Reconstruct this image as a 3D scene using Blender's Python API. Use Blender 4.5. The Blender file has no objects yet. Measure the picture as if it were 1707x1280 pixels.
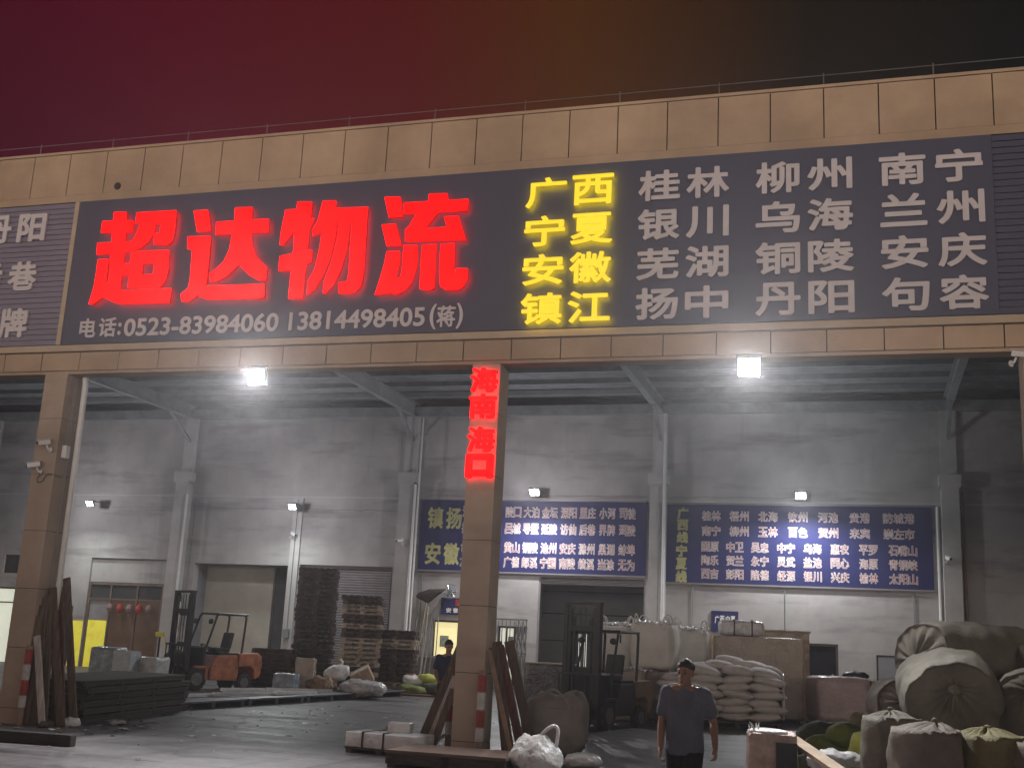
import bpy, bmesh, math, random
import numpy as np
from mathutils import Vector, Matrix, Euler, noise

random.seed(7)
SC = bpy.context.scene
COL = SC.collection
PI = math.pi

# ---------------------------------------------------------------- camera
cam_d = bpy.data.cameras.new('camera')
cam_d.sensor_width = 36.0
cam_d.sensor_fit = 'HORIZONTAL'
cam_d.lens = 40.656
cam_d.clip_end = 1000.0
cam = bpy.data.objects.new('camera', cam_d)
COL.objects.link(cam)
R_, U_, F_ = (.95802, .28254, .04871), (.01793, -.22861, .97335), (-.28614, .93162, .22408)
cam.matrix_world = Matrix(((R_[0], U_[0], -F_[0], 15.929), (R_[1], U_[1], -F_[1], -18.14),
                           (R_[2], U_[2], -F_[2], 1.711), (0, 0, 0, 1)))
SC.camera = cam

# ---------------------------------------------------------------- render
SC.view_settings.view_transform = 'Standard'
SC.view_settings.look = 'None'
SC.view_settings.exposure = 0.0
SC.view_settings.gamma = 1.0
SC.cycles.use_denoising = True
SC.cycles.max_bounces = 6
SC.cycles.diffuse_bounces = 3
SC.cycles.glossy_bounces = 3
SC.cycles.volume_bounces = 0
SC.cycles.sample_clamp_indirect = 4.0
SC.cycles.use_light_tree = True
HAZE = .0011

# ---------------------------------------------------------------- night sky: city glow, red-brown on one side, nearly black on the other
W = bpy.data.worlds.new('World')
SC.world = W
W.use_nodes = True
nt = W.node_tree
nt.nodes.clear()
wo = nt.nodes.new('ShaderNodeOutputWorld')
bg = nt.nodes.new('ShaderNodeBackground')
tc = nt.nodes.new('ShaderNodeTexCoord')
sx = nt.nodes.new('ShaderNodeSeparateXYZ')
nt.links.new(tc.outputs['Generated'], sx.inputs[0])
mr = nt.nodes.new('ShaderNodeMapRange')
mr.inputs[1].default_value = -.66; mr.inputs[2].default_value = .14
nt.links.new(sx.outputs[0], mr.inputs[0])
rp = nt.nodes.new('ShaderNodeValToRGB')
cr = rp.color_ramp
cr.elements[0].position = 0; cr.elements[0].color = (.045, .0034, .0120, 1)
cr.elements[1].position = 1; cr.elements[1].color = (.0062, .0060, .0058, 1)
for p, c in ((.18, (.068, .0034, .0105, 1)), (.38, (.068, .0062, .0062, 1)), (.55, (.056, .0170, .0026, 1)), (.78, (.012, .0075, .0042, 1))):
    e = cr.elements.new(p); e.color = c
nt.links.new(mr.outputs[0], rp.inputs[0])
# added warm glow low behind the camera, shaped to light the upper front
fr = nt.nodes.new('ShaderNodeMapRange'); fr.interpolation_type = 'SMOOTHSTEP'
fr.inputs[1].default_value = 0; fr.inputs[2].default_value = -.7
nt.links.new(sx.outputs[1], fr.inputs[0])
fe = nt.nodes.new('ShaderNodeMapRange'); fe.interpolation_type = 'SMOOTHSTEP'
fe.inputs[1].default_value = .33; fe.inputs[2].default_value = .06
nt.links.new(sx.outputs[2], fe.inputs[0])
fm = nt.nodes.new('ShaderNodeMath'); fm.operation = 'MULTIPLY'
nt.links.new(fr.outputs[0], fm.inputs[0]); nt.links.new(fe.outputs[0], fm.inputs[1])
gl = nt.nodes.new('ShaderNodeMix'); gl.data_type = 'RGBA'
gl.inputs[6].default_value = (0, 0, 0, 1); gl.inputs[7].default_value = (4.0, 3.28, 2.80, 1)
nt.links.new(fm.outputs[0], gl.inputs[0])
ad = nt.nodes.new('ShaderNodeMix'); ad.data_type = 'RGBA'; ad.blend_type = 'ADD'
ad.inputs[0].default_value = 1
nt.links.new(rp.outputs[0], ad.inputs[6]); nt.links.new(gl.outputs[2], ad.inputs[7])
nt.links.new(ad.outputs[2], bg.inputs[0])
bg.inputs[1].default_value = 1.0
nt.links.new(bg.outputs[0], wo.inputs[0])

# ---------------------------------------------------------------- materials
MATS = {}
def mat(name, col, rough=.7, var=.25, scale=3.0, metal=0.0, bump=0.0, bscale=40.0, spec=.4, col2=None,
        coat=0.0, emit=None, estr=0.0, stretch=None, detail=6.0, weave=False, trans=0.0):
    if name in MATS: return MATS[name]
    m = bpy.data.materials.new(name); m.use_nodes = True
    t = m.node_tree; b = t.nodes['Principled BSDF']
    b.inputs['Roughness'].default_value = rough
    b.inputs['Metallic'].default_value = metal
    b.inputs['Specular IOR Level'].default_value = spec
    if coat: b.inputs['Coat Weight'].default_value = coat
    co = t.nodes.new('ShaderNodeTexCoord'); mp = t.nodes.new('ShaderNodeMapping')
    t.links.new(co.outputs['Object'], mp.inputs[0])
    if stretch: mp.inputs['Scale'].default_value = stretch
    oi = t.nodes.new('ShaderNodeObjectInfo')
    sh = t.nodes.new('ShaderNodeVectorMath'); sh.operation = 'ADD'
    ml = t.nodes.new('ShaderNodeMath'); ml.operation = 'MULTIPLY'; ml.inputs[1].default_value = 37.0
    t.links.new(oi.outputs['Random'], ml.inputs[0]); t.links.new(mp.outputs[0], sh.inputs[0]); t.links.new(ml.outputs[0], sh.inputs[1])
    n1 = t.nodes.new('ShaderNodeTexNoise'); n1.inputs['Scale'].default_value = scale; n1.inputs['Detail'].default_value = detail
    n1.inputs['Roughness'].default_value = .65
    t.links.new(sh.outputs[0], n1.inputs[0])
    mx = t.nodes.new('ShaderNodeMix'); mx.data_type = 'RGBA'
    c = Vector(col)
    lo = tuple(c * (1 - var)) if col2 is None else tuple(col2)
    hi = tuple(min(1, v) for v in c * (1 + var)) if col2 is None else tuple(col)
    mx.inputs[6].default_value = (*lo, 1); mx.inputs[7].default_value = (*hi, 1)
    rr = t.nodes.new('ShaderNodeMapRange'); rr.inputs[1].default_value = .32; rr.inputs[2].default_value = .68
    t.links.new(n1.outputs[0], rr.inputs[0]); t.links.new(rr.outputs[0], mx.inputs[0])
    t.links.new(mx.outputs[2], b.inputs['Base Color'])
    r2 = t.nodes.new('ShaderNodeMapRange'); r2.inputs[3].default_value = max(.05, rough - .12); r2.inputs[4].default_value = min(1, rough + .12)
    t.links.new(n1.outputs[0], r2.inputs[0]); t.links.new(r2.outputs[0], b.inputs['Roughness'])
    if bump:
        n2 = t.nodes.new('ShaderNodeTexNoise'); n2.inputs['Scale'].default_value = bscale; n2.inputs['Detail'].default_value = 5
        t.links.new(sh.outputs[0], n2.inputs[0])
        bp = t.nodes.new('ShaderNodeBump'); bp.inputs['Strength'].default_value = bump; bp.inputs['Distance'].default_value = .03
        t.links.new(n2.outputs[0], bp.inputs['Height']); t.links.new(bp.outputs[0], b.inputs['Normal'])
    if emit:
        b.inputs['Emission Color'].default_value = (*emit, 1); b.inputs['Emission Strength'].default_value = estr
    MATS[name] = m
    return m

def wall_material(name, base, stain, streak=.55):
    """limewashed render with blotches, faint horizontal bands and drips"""
    m = bpy.data.materials.new(name); m.use_nodes = True
    t = m.node_tree; b = t.nodes['Principled BSDF']; b.inputs['Roughness'].default_value = .9; b.inputs['Specular IOR Level'].default_value = .2
    co = t.nodes.new('ShaderNodeTexCoord')
    def ns(scale, stretch, detail=7, rough=.6):
        mp = t.nodes.new('ShaderNodeMapping'); mp.inputs['Scale'].default_value = stretch
        t.links.new(co.outputs['Object'], mp.inputs[0])
        n = t.nodes.new('ShaderNodeTexNoise'); n.inputs['Scale'].default_value = scale; n.inputs['Detail'].default_value = detail; n.inputs['Roughness'].default_value = rough
        t.links.new(mp.outputs[0], n.inputs[0]); return n
    a = ns(.55, (1, 1, 1)); h = ns(.7, (.40, 1, 2.4)); d = ns(2.6, (2.0, 1, .12)); g = ns(30, (1, 1, 1), 3)
    def rng(n, lo, hi, o0=0, o1=1):
        r = t.nodes.new('ShaderNodeMapRange'); r.inputs[1].default_value = lo; r.inputs[2].default_value = hi
        r.inputs[3].default_value = o0; r.inputs[4].default_value = o1
        t.links.new(n.outputs[0], r.inputs[0]); return r
    m1 = t.nodes.new('ShaderNodeMix'); m1.data_type = 'RGBA'; m1.inputs[6].default_value = (*base, 1); m1.inputs[7].default_value = (*[v * .70 for v in base], 1)
    t.links.new(rng(a, .35, .65).outputs[0], m1.inputs[0])
    m2 = t.nodes.new('ShaderNodeMix'); m2.data_type = 'RGBA'; m2.inputs[7].default_value = (*stain, 1)
    t.links.new(m1.outputs[2], m2.inputs[6]); t.links.new(rng(h, .52, .70, 0, streak).outputs[0], m2.inputs[0])
    m3 = t.nodes.new('ShaderNodeMix'); m3.data_type = 'RGBA'; m3.inputs[7].default_value = (*stain, 1)
    t.links.new(m2.outputs[2], m3.inputs[6]); t.links.new(rng(d, .58, .80, 0, streak * .45).outputs[0], m3.inputs[0])
    t.links.new(m3.outputs[2], b.inputs['Base Color'])
    bp = t.nodes.new('ShaderNodeBump'); bp.inputs['Strength'].default_value = .25; bp.inputs['Distance'].default_value = .02
    t.links.new(g.outputs[0], bp.inputs['Height']); t.links.new(bp.outputs[0], b.inputs['Normal'])
    return m

def ground_material():
    m = bpy.data.materials.new('yard_concrete'); m.use_nodes = True
    t = m.node_tree; b = t.nodes['Principled BSDF']; b.inputs['Specular IOR Level'].default_value = .5
    co = t.nodes.new('ShaderNodeTexCoord')
    def ns(scale, stretch=(1, 1, 1), detail=8, rot=0):
        mp = t.nodes.new('ShaderNodeMapping'); mp.inputs['Scale'].default_value = stretch; mp.inputs['Rotation'].default_value = (0, 0, rot)
        t.links.new(co.outputs['Object'], mp.inputs[0])
        n = t.nodes.new('ShaderNodeTexNoise'); n.inputs['Scale'].default_value = scale; n.inputs['Detail'].default_value = detail; n.inputs['Roughness'].default_value = .62
        t.links.new(mp.outputs[0], n.inputs[0]); return n
    def rng(n, lo, hi, o0=0, o1=1):
        r = t.nodes.new('ShaderNodeMapRange'); r.inputs[1].default_value = lo; r.inputs[2].default_value = hi
        r.inputs[3].default_value = o0; r.inputs[4].default_value = o1
        t.links.new(n.outputs[0], r.inputs[0]); return r
    a = ns(.35); s = ns(.8, (.5, 2.2, 1), rot=.25); f = ns(6); g = ns(60, detail=3)
    m1 = t.nodes.new('ShaderNodeMix'); m1.data_type = 'RGBA'; m1.inputs[6].default_value = (.06, .056, .06, 1); m1.inputs[7].default_value = (.19, .172, .18, 1)
    t.links.new(rng(a, .35, .68).outputs[0], m1.inputs[0])
    m2 = t.nodes.new('ShaderNodeMix'); m2.data_type = 'RGBA'; m2.inputs[7].default_value = (.03, .028, .03, 1)
    t.links.new(m1.outputs[2], m2.inputs[6]); t.links.new(rng(s, .47, .66, 0, .85).outputs[0], m2.inputs[0])
    m3 = t.nodes.new('ShaderNodeMix'); m3.data_type = 'RGBA'; m3.blend_type = 'MULTIPLY'; m3.inputs[0].default_value = .6
    fr = t.nodes.new('ShaderNodeValToRGB'); fr.color_ramp.elements[0].color = (.55, .55, .55, 1); fr.color_ramp.elements[1].color = (1.3, 1.3, 1.3, 1)
    fr.color_ramp.elements[0].position = .3; fr.color_ramp.elements[1].position = .7
    t.links.new(f.outputs[0], fr.inputs[0]); t.links.new(m2.outputs[2], m3.inputs[6]); t.links.new(fr.outputs[0], m3.inputs[7])
    bk = t.nodes.new('ShaderNodeTexBrick'); bk.offset = 0; bk.inputs['Color1'].default_value = (1, 1, 1, 1); bk.inputs['Color2'].default_value = (.82, .82, .82, 1); bk.inputs['Mortar'].default_value = (.22, .22, .22, 1)
    bk.inputs['Scale'].default_value = 1; bk.inputs['Mortar Size'].default_value = .022; bk.inputs['Brick Width'].default_value = 4.3; bk.inputs['Row Height'].default_value = 3.6; bk.inputs['Mortar Smooth'].default_value = .3
    wv = t.nodes.new('ShaderNodeVectorMath'); wv.operation = 'MULTIPLY_ADD'; wv.inputs[1].default_value = (.05, .05, 0)
    t.links.new(f.outputs[1], wv.inputs[0]); t.links.new(co.outputs['Object'], wv.inputs[2]); t.links.new(wv.outputs[0], bk.inputs['Vector'])
    m4 = t.nodes.new('ShaderNodeMix'); m4.data_type = 'RGBA'; m4.blend_type = 'MULTIPLY'; m4.inputs[0].default_value = 1
    t.links.new(m3.outputs[2], m4.inputs[6]); t.links.new(bk.outputs[0], m4.inputs[7])
    tm = ns(1.6, (2.2, .10, 1), rot=-.35); m5 = t.nodes.new('ShaderNodeMix'); m5.data_type = 'RGBA'; m5.inputs[7].default_value = (.022, .021, .022, 1)
    t.links.new(m4.outputs[2], m5.inputs[6]); t.links.new(rng(tm, .57, .68, 0, .6).outputs[0], m5.inputs[0])
    t.links.new(m5.outputs[2], b.inputs['Base Color'])
    t.links.new(rng(s, .35, .7, .62, .36).outputs[0], b.inputs['Roughness'])
    ad = t.nodes.new('ShaderNodeMath'); ad.operation = 'ADD'
    t.links.new(f.outputs[0], ad.inputs[0]); t.links.new(g.outputs[0], ad.inputs[1])
    bp = t.nodes.new('ShaderNodeBump'); bp.inputs['Strength'].default_value = .4; bp.inputs['Distance'].default_value = .02
    t.links.new(ad.outputs[0], bp.inputs['Height']); t.links.new(bp.outputs[0], b.inputs['Normal'])
    return m

# ---------------------------------------------------------------- mesh helpers
class MB:
    """collects shapes, then links them as ONE mesh object"""
    def __init__(s): s.v = []; s.f = []; s.mi = []
    def add(s, vs, fs, mi=0):
        o = len(s.v); s.v.extend([tuple(v) for v in vs]); s.f.extend([tuple(i + o for i in f) for f in fs]); s.mi.extend([mi] * len(fs)); return s
    def box(s, c, size, rot=None, mi=0):
        x, y, z = [d / 2 for d in size]
        vs = [Vector(p) for p in ((-x, -y, -z), (x, -y, -z), (x, y, -z), (-x, y, -z), (-x, -y, z), (x, -y, z), (x, y, z), (-x, y, z))]
        if rot is not None:
            m = Euler(rot).to_matrix() if not isinstance(rot, Matrix) else rot
            vs = [m @ v for v in vs]
        vs = [v + Vector(c) for v in vs]
        return s.add(vs, [(0, 3, 2, 1), (4, 5, 6, 7), (0, 1, 5, 4), (1, 2, 6, 5), (2, 3, 7, 6), (3, 0, 4, 7)], mi)
    def bb(s, x0, x1, y0, y1, z0, z1, mi=0):
        return s.box(((x0 + x1) / 2, (y0 + y1) / 2, (z0 + z1) / 2), (x1 - x0, y1 - y0, z1 - z0), mi=mi)
    def beam(s, p0, p1, w, t, up=(0, 1, 0), mi=0):
        p0, p1 = Vector(p0), Vector(p1); d = (p1 - p0).normalized(); a = Vector(up)
        a = (a - d * a.dot(d)).normalized(); b = d.cross(a)
        m = Matrix((b, a, d)).transposed()
        return s.box((p0 + p1) / 2, (w, t, (p1 - p0).length), m, mi)
    def tube(s, pts, r, n=8, mi=0, caps=True, radii=None):
        pts = [Vector(p) for p in pts]; ring0 = len(s.v); prev = None
        for i, p in enumerate(pts):
            d = (pts[min(i + 1, len(pts) - 1)] - pts[max(i - 1, 0)]).normalized()
            if prev is None:
                a = Vector((0, 0, 1)) if abs(d.z) < .9 else Vector((1, 0, 0))
            else: a = prev
            a = (a - d * a.dot(d)).normalized(); prev = a; b = d.cross(a); rr = radii[i] if radii else r
            for k in range(n):
                q = p + (a * math.cos(2 * PI * k / n) + b * math.sin(2 * PI * k / n)) * rr
                s.v.append(tuple(q))
        for i in range(len(pts) - 1):
            for k in range(n):
                s.f.append((ring0 + i * n + k, ring0 + i * n + (k + 1) % n, ring0 + (i + 1) * n + (k + 1) % n, ring0 + (i + 1) * n + k)); s.mi.append(mi)
        if caps:
            s.f.append(tuple(ring0 + k for k in reversed(range(n)))); s.mi.append(mi)
            e = ring0 + (len(pts) - 1) * n
            s.f.append(tuple(e + k for k in range(n))); s.mi.append(mi)
        return s
    def cyl(s, p0, p1, r, n=16, mi=0, r1=None):
        return s.tube([p0, p1], r, n, mi, True, [r, r if r1 is None else r1])
    def lathe(s, prof, c=(0, 0, 0), n=20, mi=0, axis='z'):
        o = len(s.v)
        for r, h in prof:
            for k in range(n):
                a = 2 * PI * k / n; x, y, z = r * math.cos(a), r * math.sin(a), h
                if axis == 'x': x, y, z = h, x, y
                elif axis == 'y': x, y, z = y, h, x
                s.v.append((c[0] + x, c[1] + y, c[2] + z))
        for i in range(len(prof) - 1):
            for k in range(n):
                s.f.append((o + i * n + k, o + i * n + (k + 1) % n, o + (i + 1) * n + (k + 1) % n, o + (i + 1) * n + k)); s.mi.append(mi)
        s.f.append(tuple(o + k for k in reversed(range(n)))); s.mi.append(mi)
        e = o + (len(prof) - 1) * n; s.f.append(tuple(e + k for k in range(n))); s.mi.append(mi)
        return s
    def extrude_poly(s, poly, y0, y1, mi=0):
        """polygon in x,z pushed along y"""
        n = len(poly)
        vs = [(x, y0, z) for x, z in poly] + [(x, y1, z) for x, z in poly]
        fs = [tuple(range(n)), tuple(reversed(range(n, 2 * n)))] + [(i, i + n, (i + 1) % n + n, (i + 1) % n) for i in range(n)]
        return s.add(vs, fs, mi)
    def blob(s, c, size, e1=1.0, e2=1.0, nu=28, nv=16, rot=None, nz=(), mi=0, seed=0.0, fn=None):
        """super-ellipsoid with layered noise; nz = ((amplitude, frequency), ...)"""
        def sp(a, e): return math.copysign(abs(a) ** e, a)
        m = rot if isinstance(rot, Matrix) else (Euler(rot).to_matrix() if rot else None)
        o = len(s.v); P = []
        for j in range(nv + 1):
            la = -PI / 2 + PI * j / nv
            for i in range(nu):
                lo = 2 * PI * i / nu
                p = Vector((sp(math.cos(la), e1) * sp(math.cos(lo), e2), sp(math.cos(la), e1) * sp(math.sin(lo), e2), sp(math.sin(la), e1)))
                q = Vector((p.x * size[0] / 2, p.y * size[1] / 2, p.z * size[2] / 2))
                d = q.normalized() if q.length > 1e-6 else Vector((0, 0, 1))
                k = 0
                for amp, fr in nz: k += amp * noise.noise(q * fr + Vector((seed * 7.3, seed * 3.1, seed)))
                q = q + d * k
                if fn: q = fn(q, p)
                if m: q = m @ q
                s.v.append(tuple(q + Vector(c)))
        for j in range(nv):
            for i in range(nu):
                a, b = o + j * nu + i, o + j * nu + (i + 1) % nu
                if j == 0: s.f.append((a, b + nu, a + nu))
                elif j == nv - 1: s.f.append((a, b, a + nu))
                else: s.f.append((a, b, b + nu, a + nu))
                s.mi.append(mi)
        return s
    def build(s, name, mats, parent=None, smooth=False, bevel=0.0, seg=2, kind=None, world=False, subsurf=0):
        me = bpy.data.meshes.new(name)
        me.from_pydata([tuple(v) for v in s.v], [], s.f); me.update()
        mats = mats if isinstance(mats, (list, tuple)) else [mats]
        for m in mats: me.materials.append(m)
        if len(mats) > 1: me.polygons.foreach_set('material_index', s.mi)
        bm = bmesh.new(); bm.from_mesh(me); bmesh.ops.remove_doubles(bm, verts=bm.verts, dist=1e-5) if smooth else None
        bmesh.ops.recalc_face_normals(bm, faces=bm.faces)
        if bevel:
            bmesh.ops.bevel(bm, geom=list(bm.edges), offset=bevel, segments=seg, profile=.6, affect='EDGES', clamp_overlap=True)
        bm.to_mesh(me); bm.free()
        if smooth: me.polygons.foreach_set('use_smooth', [True] * len(me.polygons))
        o = bpy.data.objects.new(name, me); COL.objects.link(o)
        if parent is not None: o.parent = parent
        if kind: o['kind'] = kind
        return o

def thing(name, label, cat, loc=(0, 0, 0), rz=0.0, group=None, rot=None):
    o = bpy.data.objects.new(name, None); COL.objects.link(o); o.empty_display_size = .1
    o.location = loc; o.rotation_euler = rot if rot else (0, 0, rz)
    o['label'] = label; o['category'] = cat
    if group: o['group'] = group
    return o
def tag(o, label, cat, group=None, loc=None, rot=None):
    o['label'] = label; o['category'] = cat
    if group: o['group'] = group
    if loc is not None: o.location = loc
    if rot is not None: o.rotation_euler = rot
    return o
def dup(o, loc=None, rot=None, label=None, parent=None, group=None, scale=None):
    c = o.copy(); COL.objects.link(c)
    if parent is not None: c.parent = parent
    if loc is not None: c.location = loc
    if rot is not None: c.rotation_euler = rot
    if scale is not None: c.scale = scale
    if label: c['label'] = label
    if group: c['group'] = group
    for ch in list(o.children): dup(ch, parent=c)
    return c
SLOPE = .4 / 18.5
def cr(pts, n=5):
    """smooth curve through the points"""
    P = [Vector(p) for p in pts]; P = [P[0] * 2 - P[1]] + P + [P[-1] * 2 - P[-2]]; out = []
    for i in range(1, len(P) - 2):
        a, b, c, d = P[i - 1:i + 3]
        for k in range(n):
            t = k / n; out.append(.5 * ((2 * b) + (c - a) * t + (2 * a - 5 * b + 4 * c - d) * t * t + (3 * b - a - 3 * c + d) * t ** 3))
    return out + [P[-2]]
def gz(y): return min(max(y, 0), 18.5) * SLOPE

# ---------------------------------------------------------------- glyphs: outline of a character -> signed distance -> heavier outline -> mesh
GLY = {}
def load_glyphs(strings):
    todo = [s for s in dict.fromkeys(strings) if s not in GLY]
    tmp = []
    for s_ in todo:
        c = bpy.data.curves.new('tmp', 'FONT'); c.body = s_; c.size = 1; c.resolution_u = 4
        o = bpy.data.objects.new('tmp', c); COL.objects.link(o); tmp.append((s_, o, c))
    dg = bpy.context.evaluated_depsgraph_get(); dg.update()
    for s_, o, c in tmp:
        ev = o.evaluated_get(dg); me = ev.to_mesh()
        vs = np.array([v.co[:2] for v in me.vertices]); tris = []
        cnt = {}
        for p in me.polygons:
            ix = list(p.vertices)
            for k in range(1, len(ix) - 1): tris.append((ix[0], ix[k], ix[k + 1]))
            for k in range(len(ix)):
                e = (ix[k], ix[(k + 1) % len(ix)]); key = (min(e), max(e)); cnt[key] = cnt.get(key, 0) + 1
        edges = np.array([k for k, n in cnt.items() if n == 1])
        GLY[s_] = (vs, np.array(tris), edges)
        ev.to_mesh_clear()
    for s_, o, c in tmp:
        bpy.data.objects.remove(o); bpy.data.curves.remove(c)

def sdf_edges(px, py, A, B):
    d = np.full(px.shape, 1e9)
    for a, b in zip(A, B):
        ab = b - a; L = ab @ ab
        if L < 1e-14: continue
        t = np.clip(((px - a[0]) * ab[0] + (py - a[1]) * ab[1]) / L, 0, 1)
        d = np.minimum(d, np.hypot(px - a[0] - t * ab[0], py - a[1] - t * ab[1]))
    return d
def inside_tris(px, py, V, T):
    ins = np.zeros(px.shape, bool)
    for i, j, k in T:
        a, b, c = V[i], V[j], V[k]
        s1 = (b[0] - a[0]) * (py - a[1]) - (b[1] - a[1]) * (px - a[0])
        s2 = (c[0] - b[0]) * (py - b[1]) - (c[1] - b[1]) * (px - b[0])
        s3 = (a[0] - c[0]) * (py - c[1]) - (a[1] - c[1]) * (px - c[0])
        ins |= ((s1 >= 0) & (s2 >= 0) & (s3 >= 0)) | ((s1 <= 0) & (s2 <= 0) & (s3 <= 0))
    return ins
def march(xs, ys, Fd):
    """filled iso-contour Fd > 0 -> verts2d, faces, boundary segments"""
    idx = {}; V = []; Fc = []; S = []
    def vid(key, x, y):
        if key not in idx: idx[key] = len(V); V.append((x, y))
        return idx[key]
    nx, ny = len(xs), len(ys); I = Fd > 0
    for j in range(ny - 1):
        for i in range(nx - 1):
            c = ((i, j), (i + 1, j), (i + 1, j + 1), (i, j + 1))
            ins = [I[b, a] for a, b in c]
            if not any(ins): continue
            poly = []; cuts = []
            for k in range(4):
                a, b = c[k], c[(k + 1) % 4]
                if ins[k]: poly.append(vid(('c', a), xs[a[0]], ys[a[1]]))
                if ins[k] != ins[(k + 1) % 4]:
                    fa, fb = Fd[a[1], a[0]], Fd[b[1], b[0]]; t = min(.98, max(.02, fa / (fa - fb)))
                    key = ('e', min(a, b), max(a, b))
                    v = vid(key, xs[a[0]] + (xs[b[0]] - xs[a[0]]) * t, ys[a[1]] + (ys[b[1]] - ys[a[1]]) * t)
                    poly.append(v); cuts.append((v, ins[k]))
            Fc.append(tuple(poly))
            if len(cuts) == 2:
                S.append((cuts[0][0], cuts[1][0]) if cuts[0][1] else (cuts[1][0], cuts[0][0]))
            elif len(cuts) == 4:
                ex = [q for q in range(4) if cuts[q][1]]
                for q in ex: S.append((cuts[q][0], cuts[(q + 1) % 4][0]))
    return V, Fc, S
def glyph_field(s_, w, h, N, pad):
    vs, tr, ed = GLY[s_]
    lo, hi = vs.min(0), vs.max(0); iw, ih = max(w - 2 * pad, 1e-3), max(h - 2 * pad, 1e-3)
    V = (vs - lo) / np.maximum(hi - lo, 1e-6) * np.array([iw, ih]) - np.array([iw / 2, ih / 2])
    st = h / N; m = pad + 2 * st
    xs = np.arange(-iw / 2 - m, iw / 2 + m + st, st); ys = np.arange(-ih / 2 - m, ih / 2 + m + st, st)
    px, py = np.meshgrid(xs, ys)
    d = sdf_edges(px, py, V[ed[:, 0]], V[ed[:, 1]])
    return xs, ys, np.where(inside_tris(px, py, V, tr), d, -d)
def solid(mb, V, Fc, S, ox, oz, y0, y1, mi=0, mside=None, mback=None):
    """front face at y0 (towards -y), sides back to y1"""
    mb.add([(ox + x, y0, oz + z) for x, z in V], Fc, mi)
    if mback is not None: mb.add([(ox + x, y1, oz + z) for x, z in V], [f[::-1] for f in Fc], mback)
    if S and y1 is not None:
        o = len(mb.v); n = len(V)
        used = sorted({i for s_ in S for i in s_}); mp = {v: k for k, v in enumerate(used)}; k = len(used)
        mb.add([(ox + V[i][0], y0, oz + V[i][1]) for i in used] + [(ox + V[i][0], y1, oz + V[i][1]) for i in used],
               [(mp[a], mp[b], mp[b] + k, mp[a] + k) for a, b in S], mi if mside is None else mside)
def glyph(mb, s_, cx, cz, w, h, grow, y0, y1, N=64, mi=0, mside=None, mat_inner=None, outline=0.0, mback=None):
    xs, ys, Fd = glyph_field(s_, w, h, N, grow)
    V, Fc, S = march(xs, ys, Fd + grow)
    solid(mb, V, Fc, S, cx, cz, y0, y1, mi, mside, mback)
    if mat_inner is not None:
        V, Fc, S = march(xs, ys, Fd + grow - outline)
        solid(mb, V, Fc, S, cx, cz, y0 - .004, None, mat_inner)
def shape_field(polys, holes, N):
    P = np.array([p for q in polys for p in q]); lo, hi = P.min(0), P.max(0); st = (hi[1] - lo[1]) / N
    xs = np.arange(lo[0] - 2 * st, hi[0] + 2.5 * st, st); ys = np.arange(lo[1] - 2 * st, hi[1] + 2.5 * st, st)
    px, py = np.meshgrid(xs, ys)
    def psdf(q):
        q = np.array(q); A, B = q, np.roll(q, -1, 0); d = sdf_edges(px, py, A, B); ins = np.zeros(px.shape, bool)
        for a, b in zip(A, B):
            if a[1] == b[1]: continue
            ins ^= ((a[1] > py) != (b[1] > py)) & (px < (b[0] - a[0]) * (py - a[1]) / (b[1] - a[1]) + a[0])
        return np.where(ins, d, -d)
    F = np.max([psdf(q) for q in polys], 0)
    for q in holes: F = np.minimum(F, -psdf(q))
    return xs, ys, F

# ================================================================ SETTING
D = 18.5
M_ground = ground_material()
mb = MB()
ys = [-150, -60, -30, -20, -12, -6, -2, 0, 3, 6, 9, 12, 15, 18.5, 24, 60]
xs_ = [-150, -60, -30, -20, -12, -6, 0, 6, 12, 18, 24, 30, 60, 150]
mb.add([(x, y, gz(y)) for y in ys for x in xs_], [(j * len(xs_) + i, j * len(xs_) + i + 1, (j + 1) * len(xs_) + i + 1, (j + 1) * len(xs_) + i) for j in range(len(ys) - 1) for i in range(len(xs_) - 1)])
ground = mb.build('ground', M_ground, kind='structure')

M_wall = wall_material('limewashed_wall', (.47, .455, .45), (.17, .16, .16), .7)
M_pil = wall_material('pilaster_render', (.56, .55, .54), (.34, .33, .33), .35)
M_tile = wall_material('tan_stone_tile', (.44, .35, .275), (.24, .185, .145), .4)
M_gap = mat('dark_joint', (.03, .025, .022), .9)
M_panel = wall_material('tan_aluminium_panel', (.45, .335, .23), (.27, .20, .14), .35)
M_trim = mat('tan_trim', (.38, .30, .21), .5, .08)
M_roof = mat('corrugated_roof_sheet', (.20, .225, .24), .6, .2, 2)
M_steel = mat('painted_roof_steel', (.22, .245, .25), .6, .2, 2)
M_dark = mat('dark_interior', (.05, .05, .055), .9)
M_room = mat('grey_room_wall', (.22, .22, .235), .9, .15, 1)
M_shut = mat('steel_shutter', (.27, .25, .26), .5, .12, 2, metal=.3)
M_frame = mat('dark_door_frame', (.055, .045, .04), .45)
M_pvc = mat('white_plastic_pipe', (.72, .72, .72), .4, .06)
M_glass_y = mat('lit_room_pane', (.8, .75, .4), .6, emit=(1.0, .86, .42), estr=.75)
M_glass_w = mat('lit_doorway_pane', (.8, .8, .75), .6, emit=(.95, 1.0, .80), estr=.5)
M_glass_g = mat('yellow_lit_glass', (.8, .75, .1), .4, emit=(1.0, .84, .06), estr=.28)
M_paper = mat('pale_paper_notice', (.35, .38, .30), .8, .5, 9)
M_red = mat('red_paint', (.42, .05, .04), .5, .2, 8)

bld = thing('warehouse', 'long open-fronted freight warehouse with tan tiled columns and whitewashed back wall', 'building', (0, 0, 0))

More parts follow.
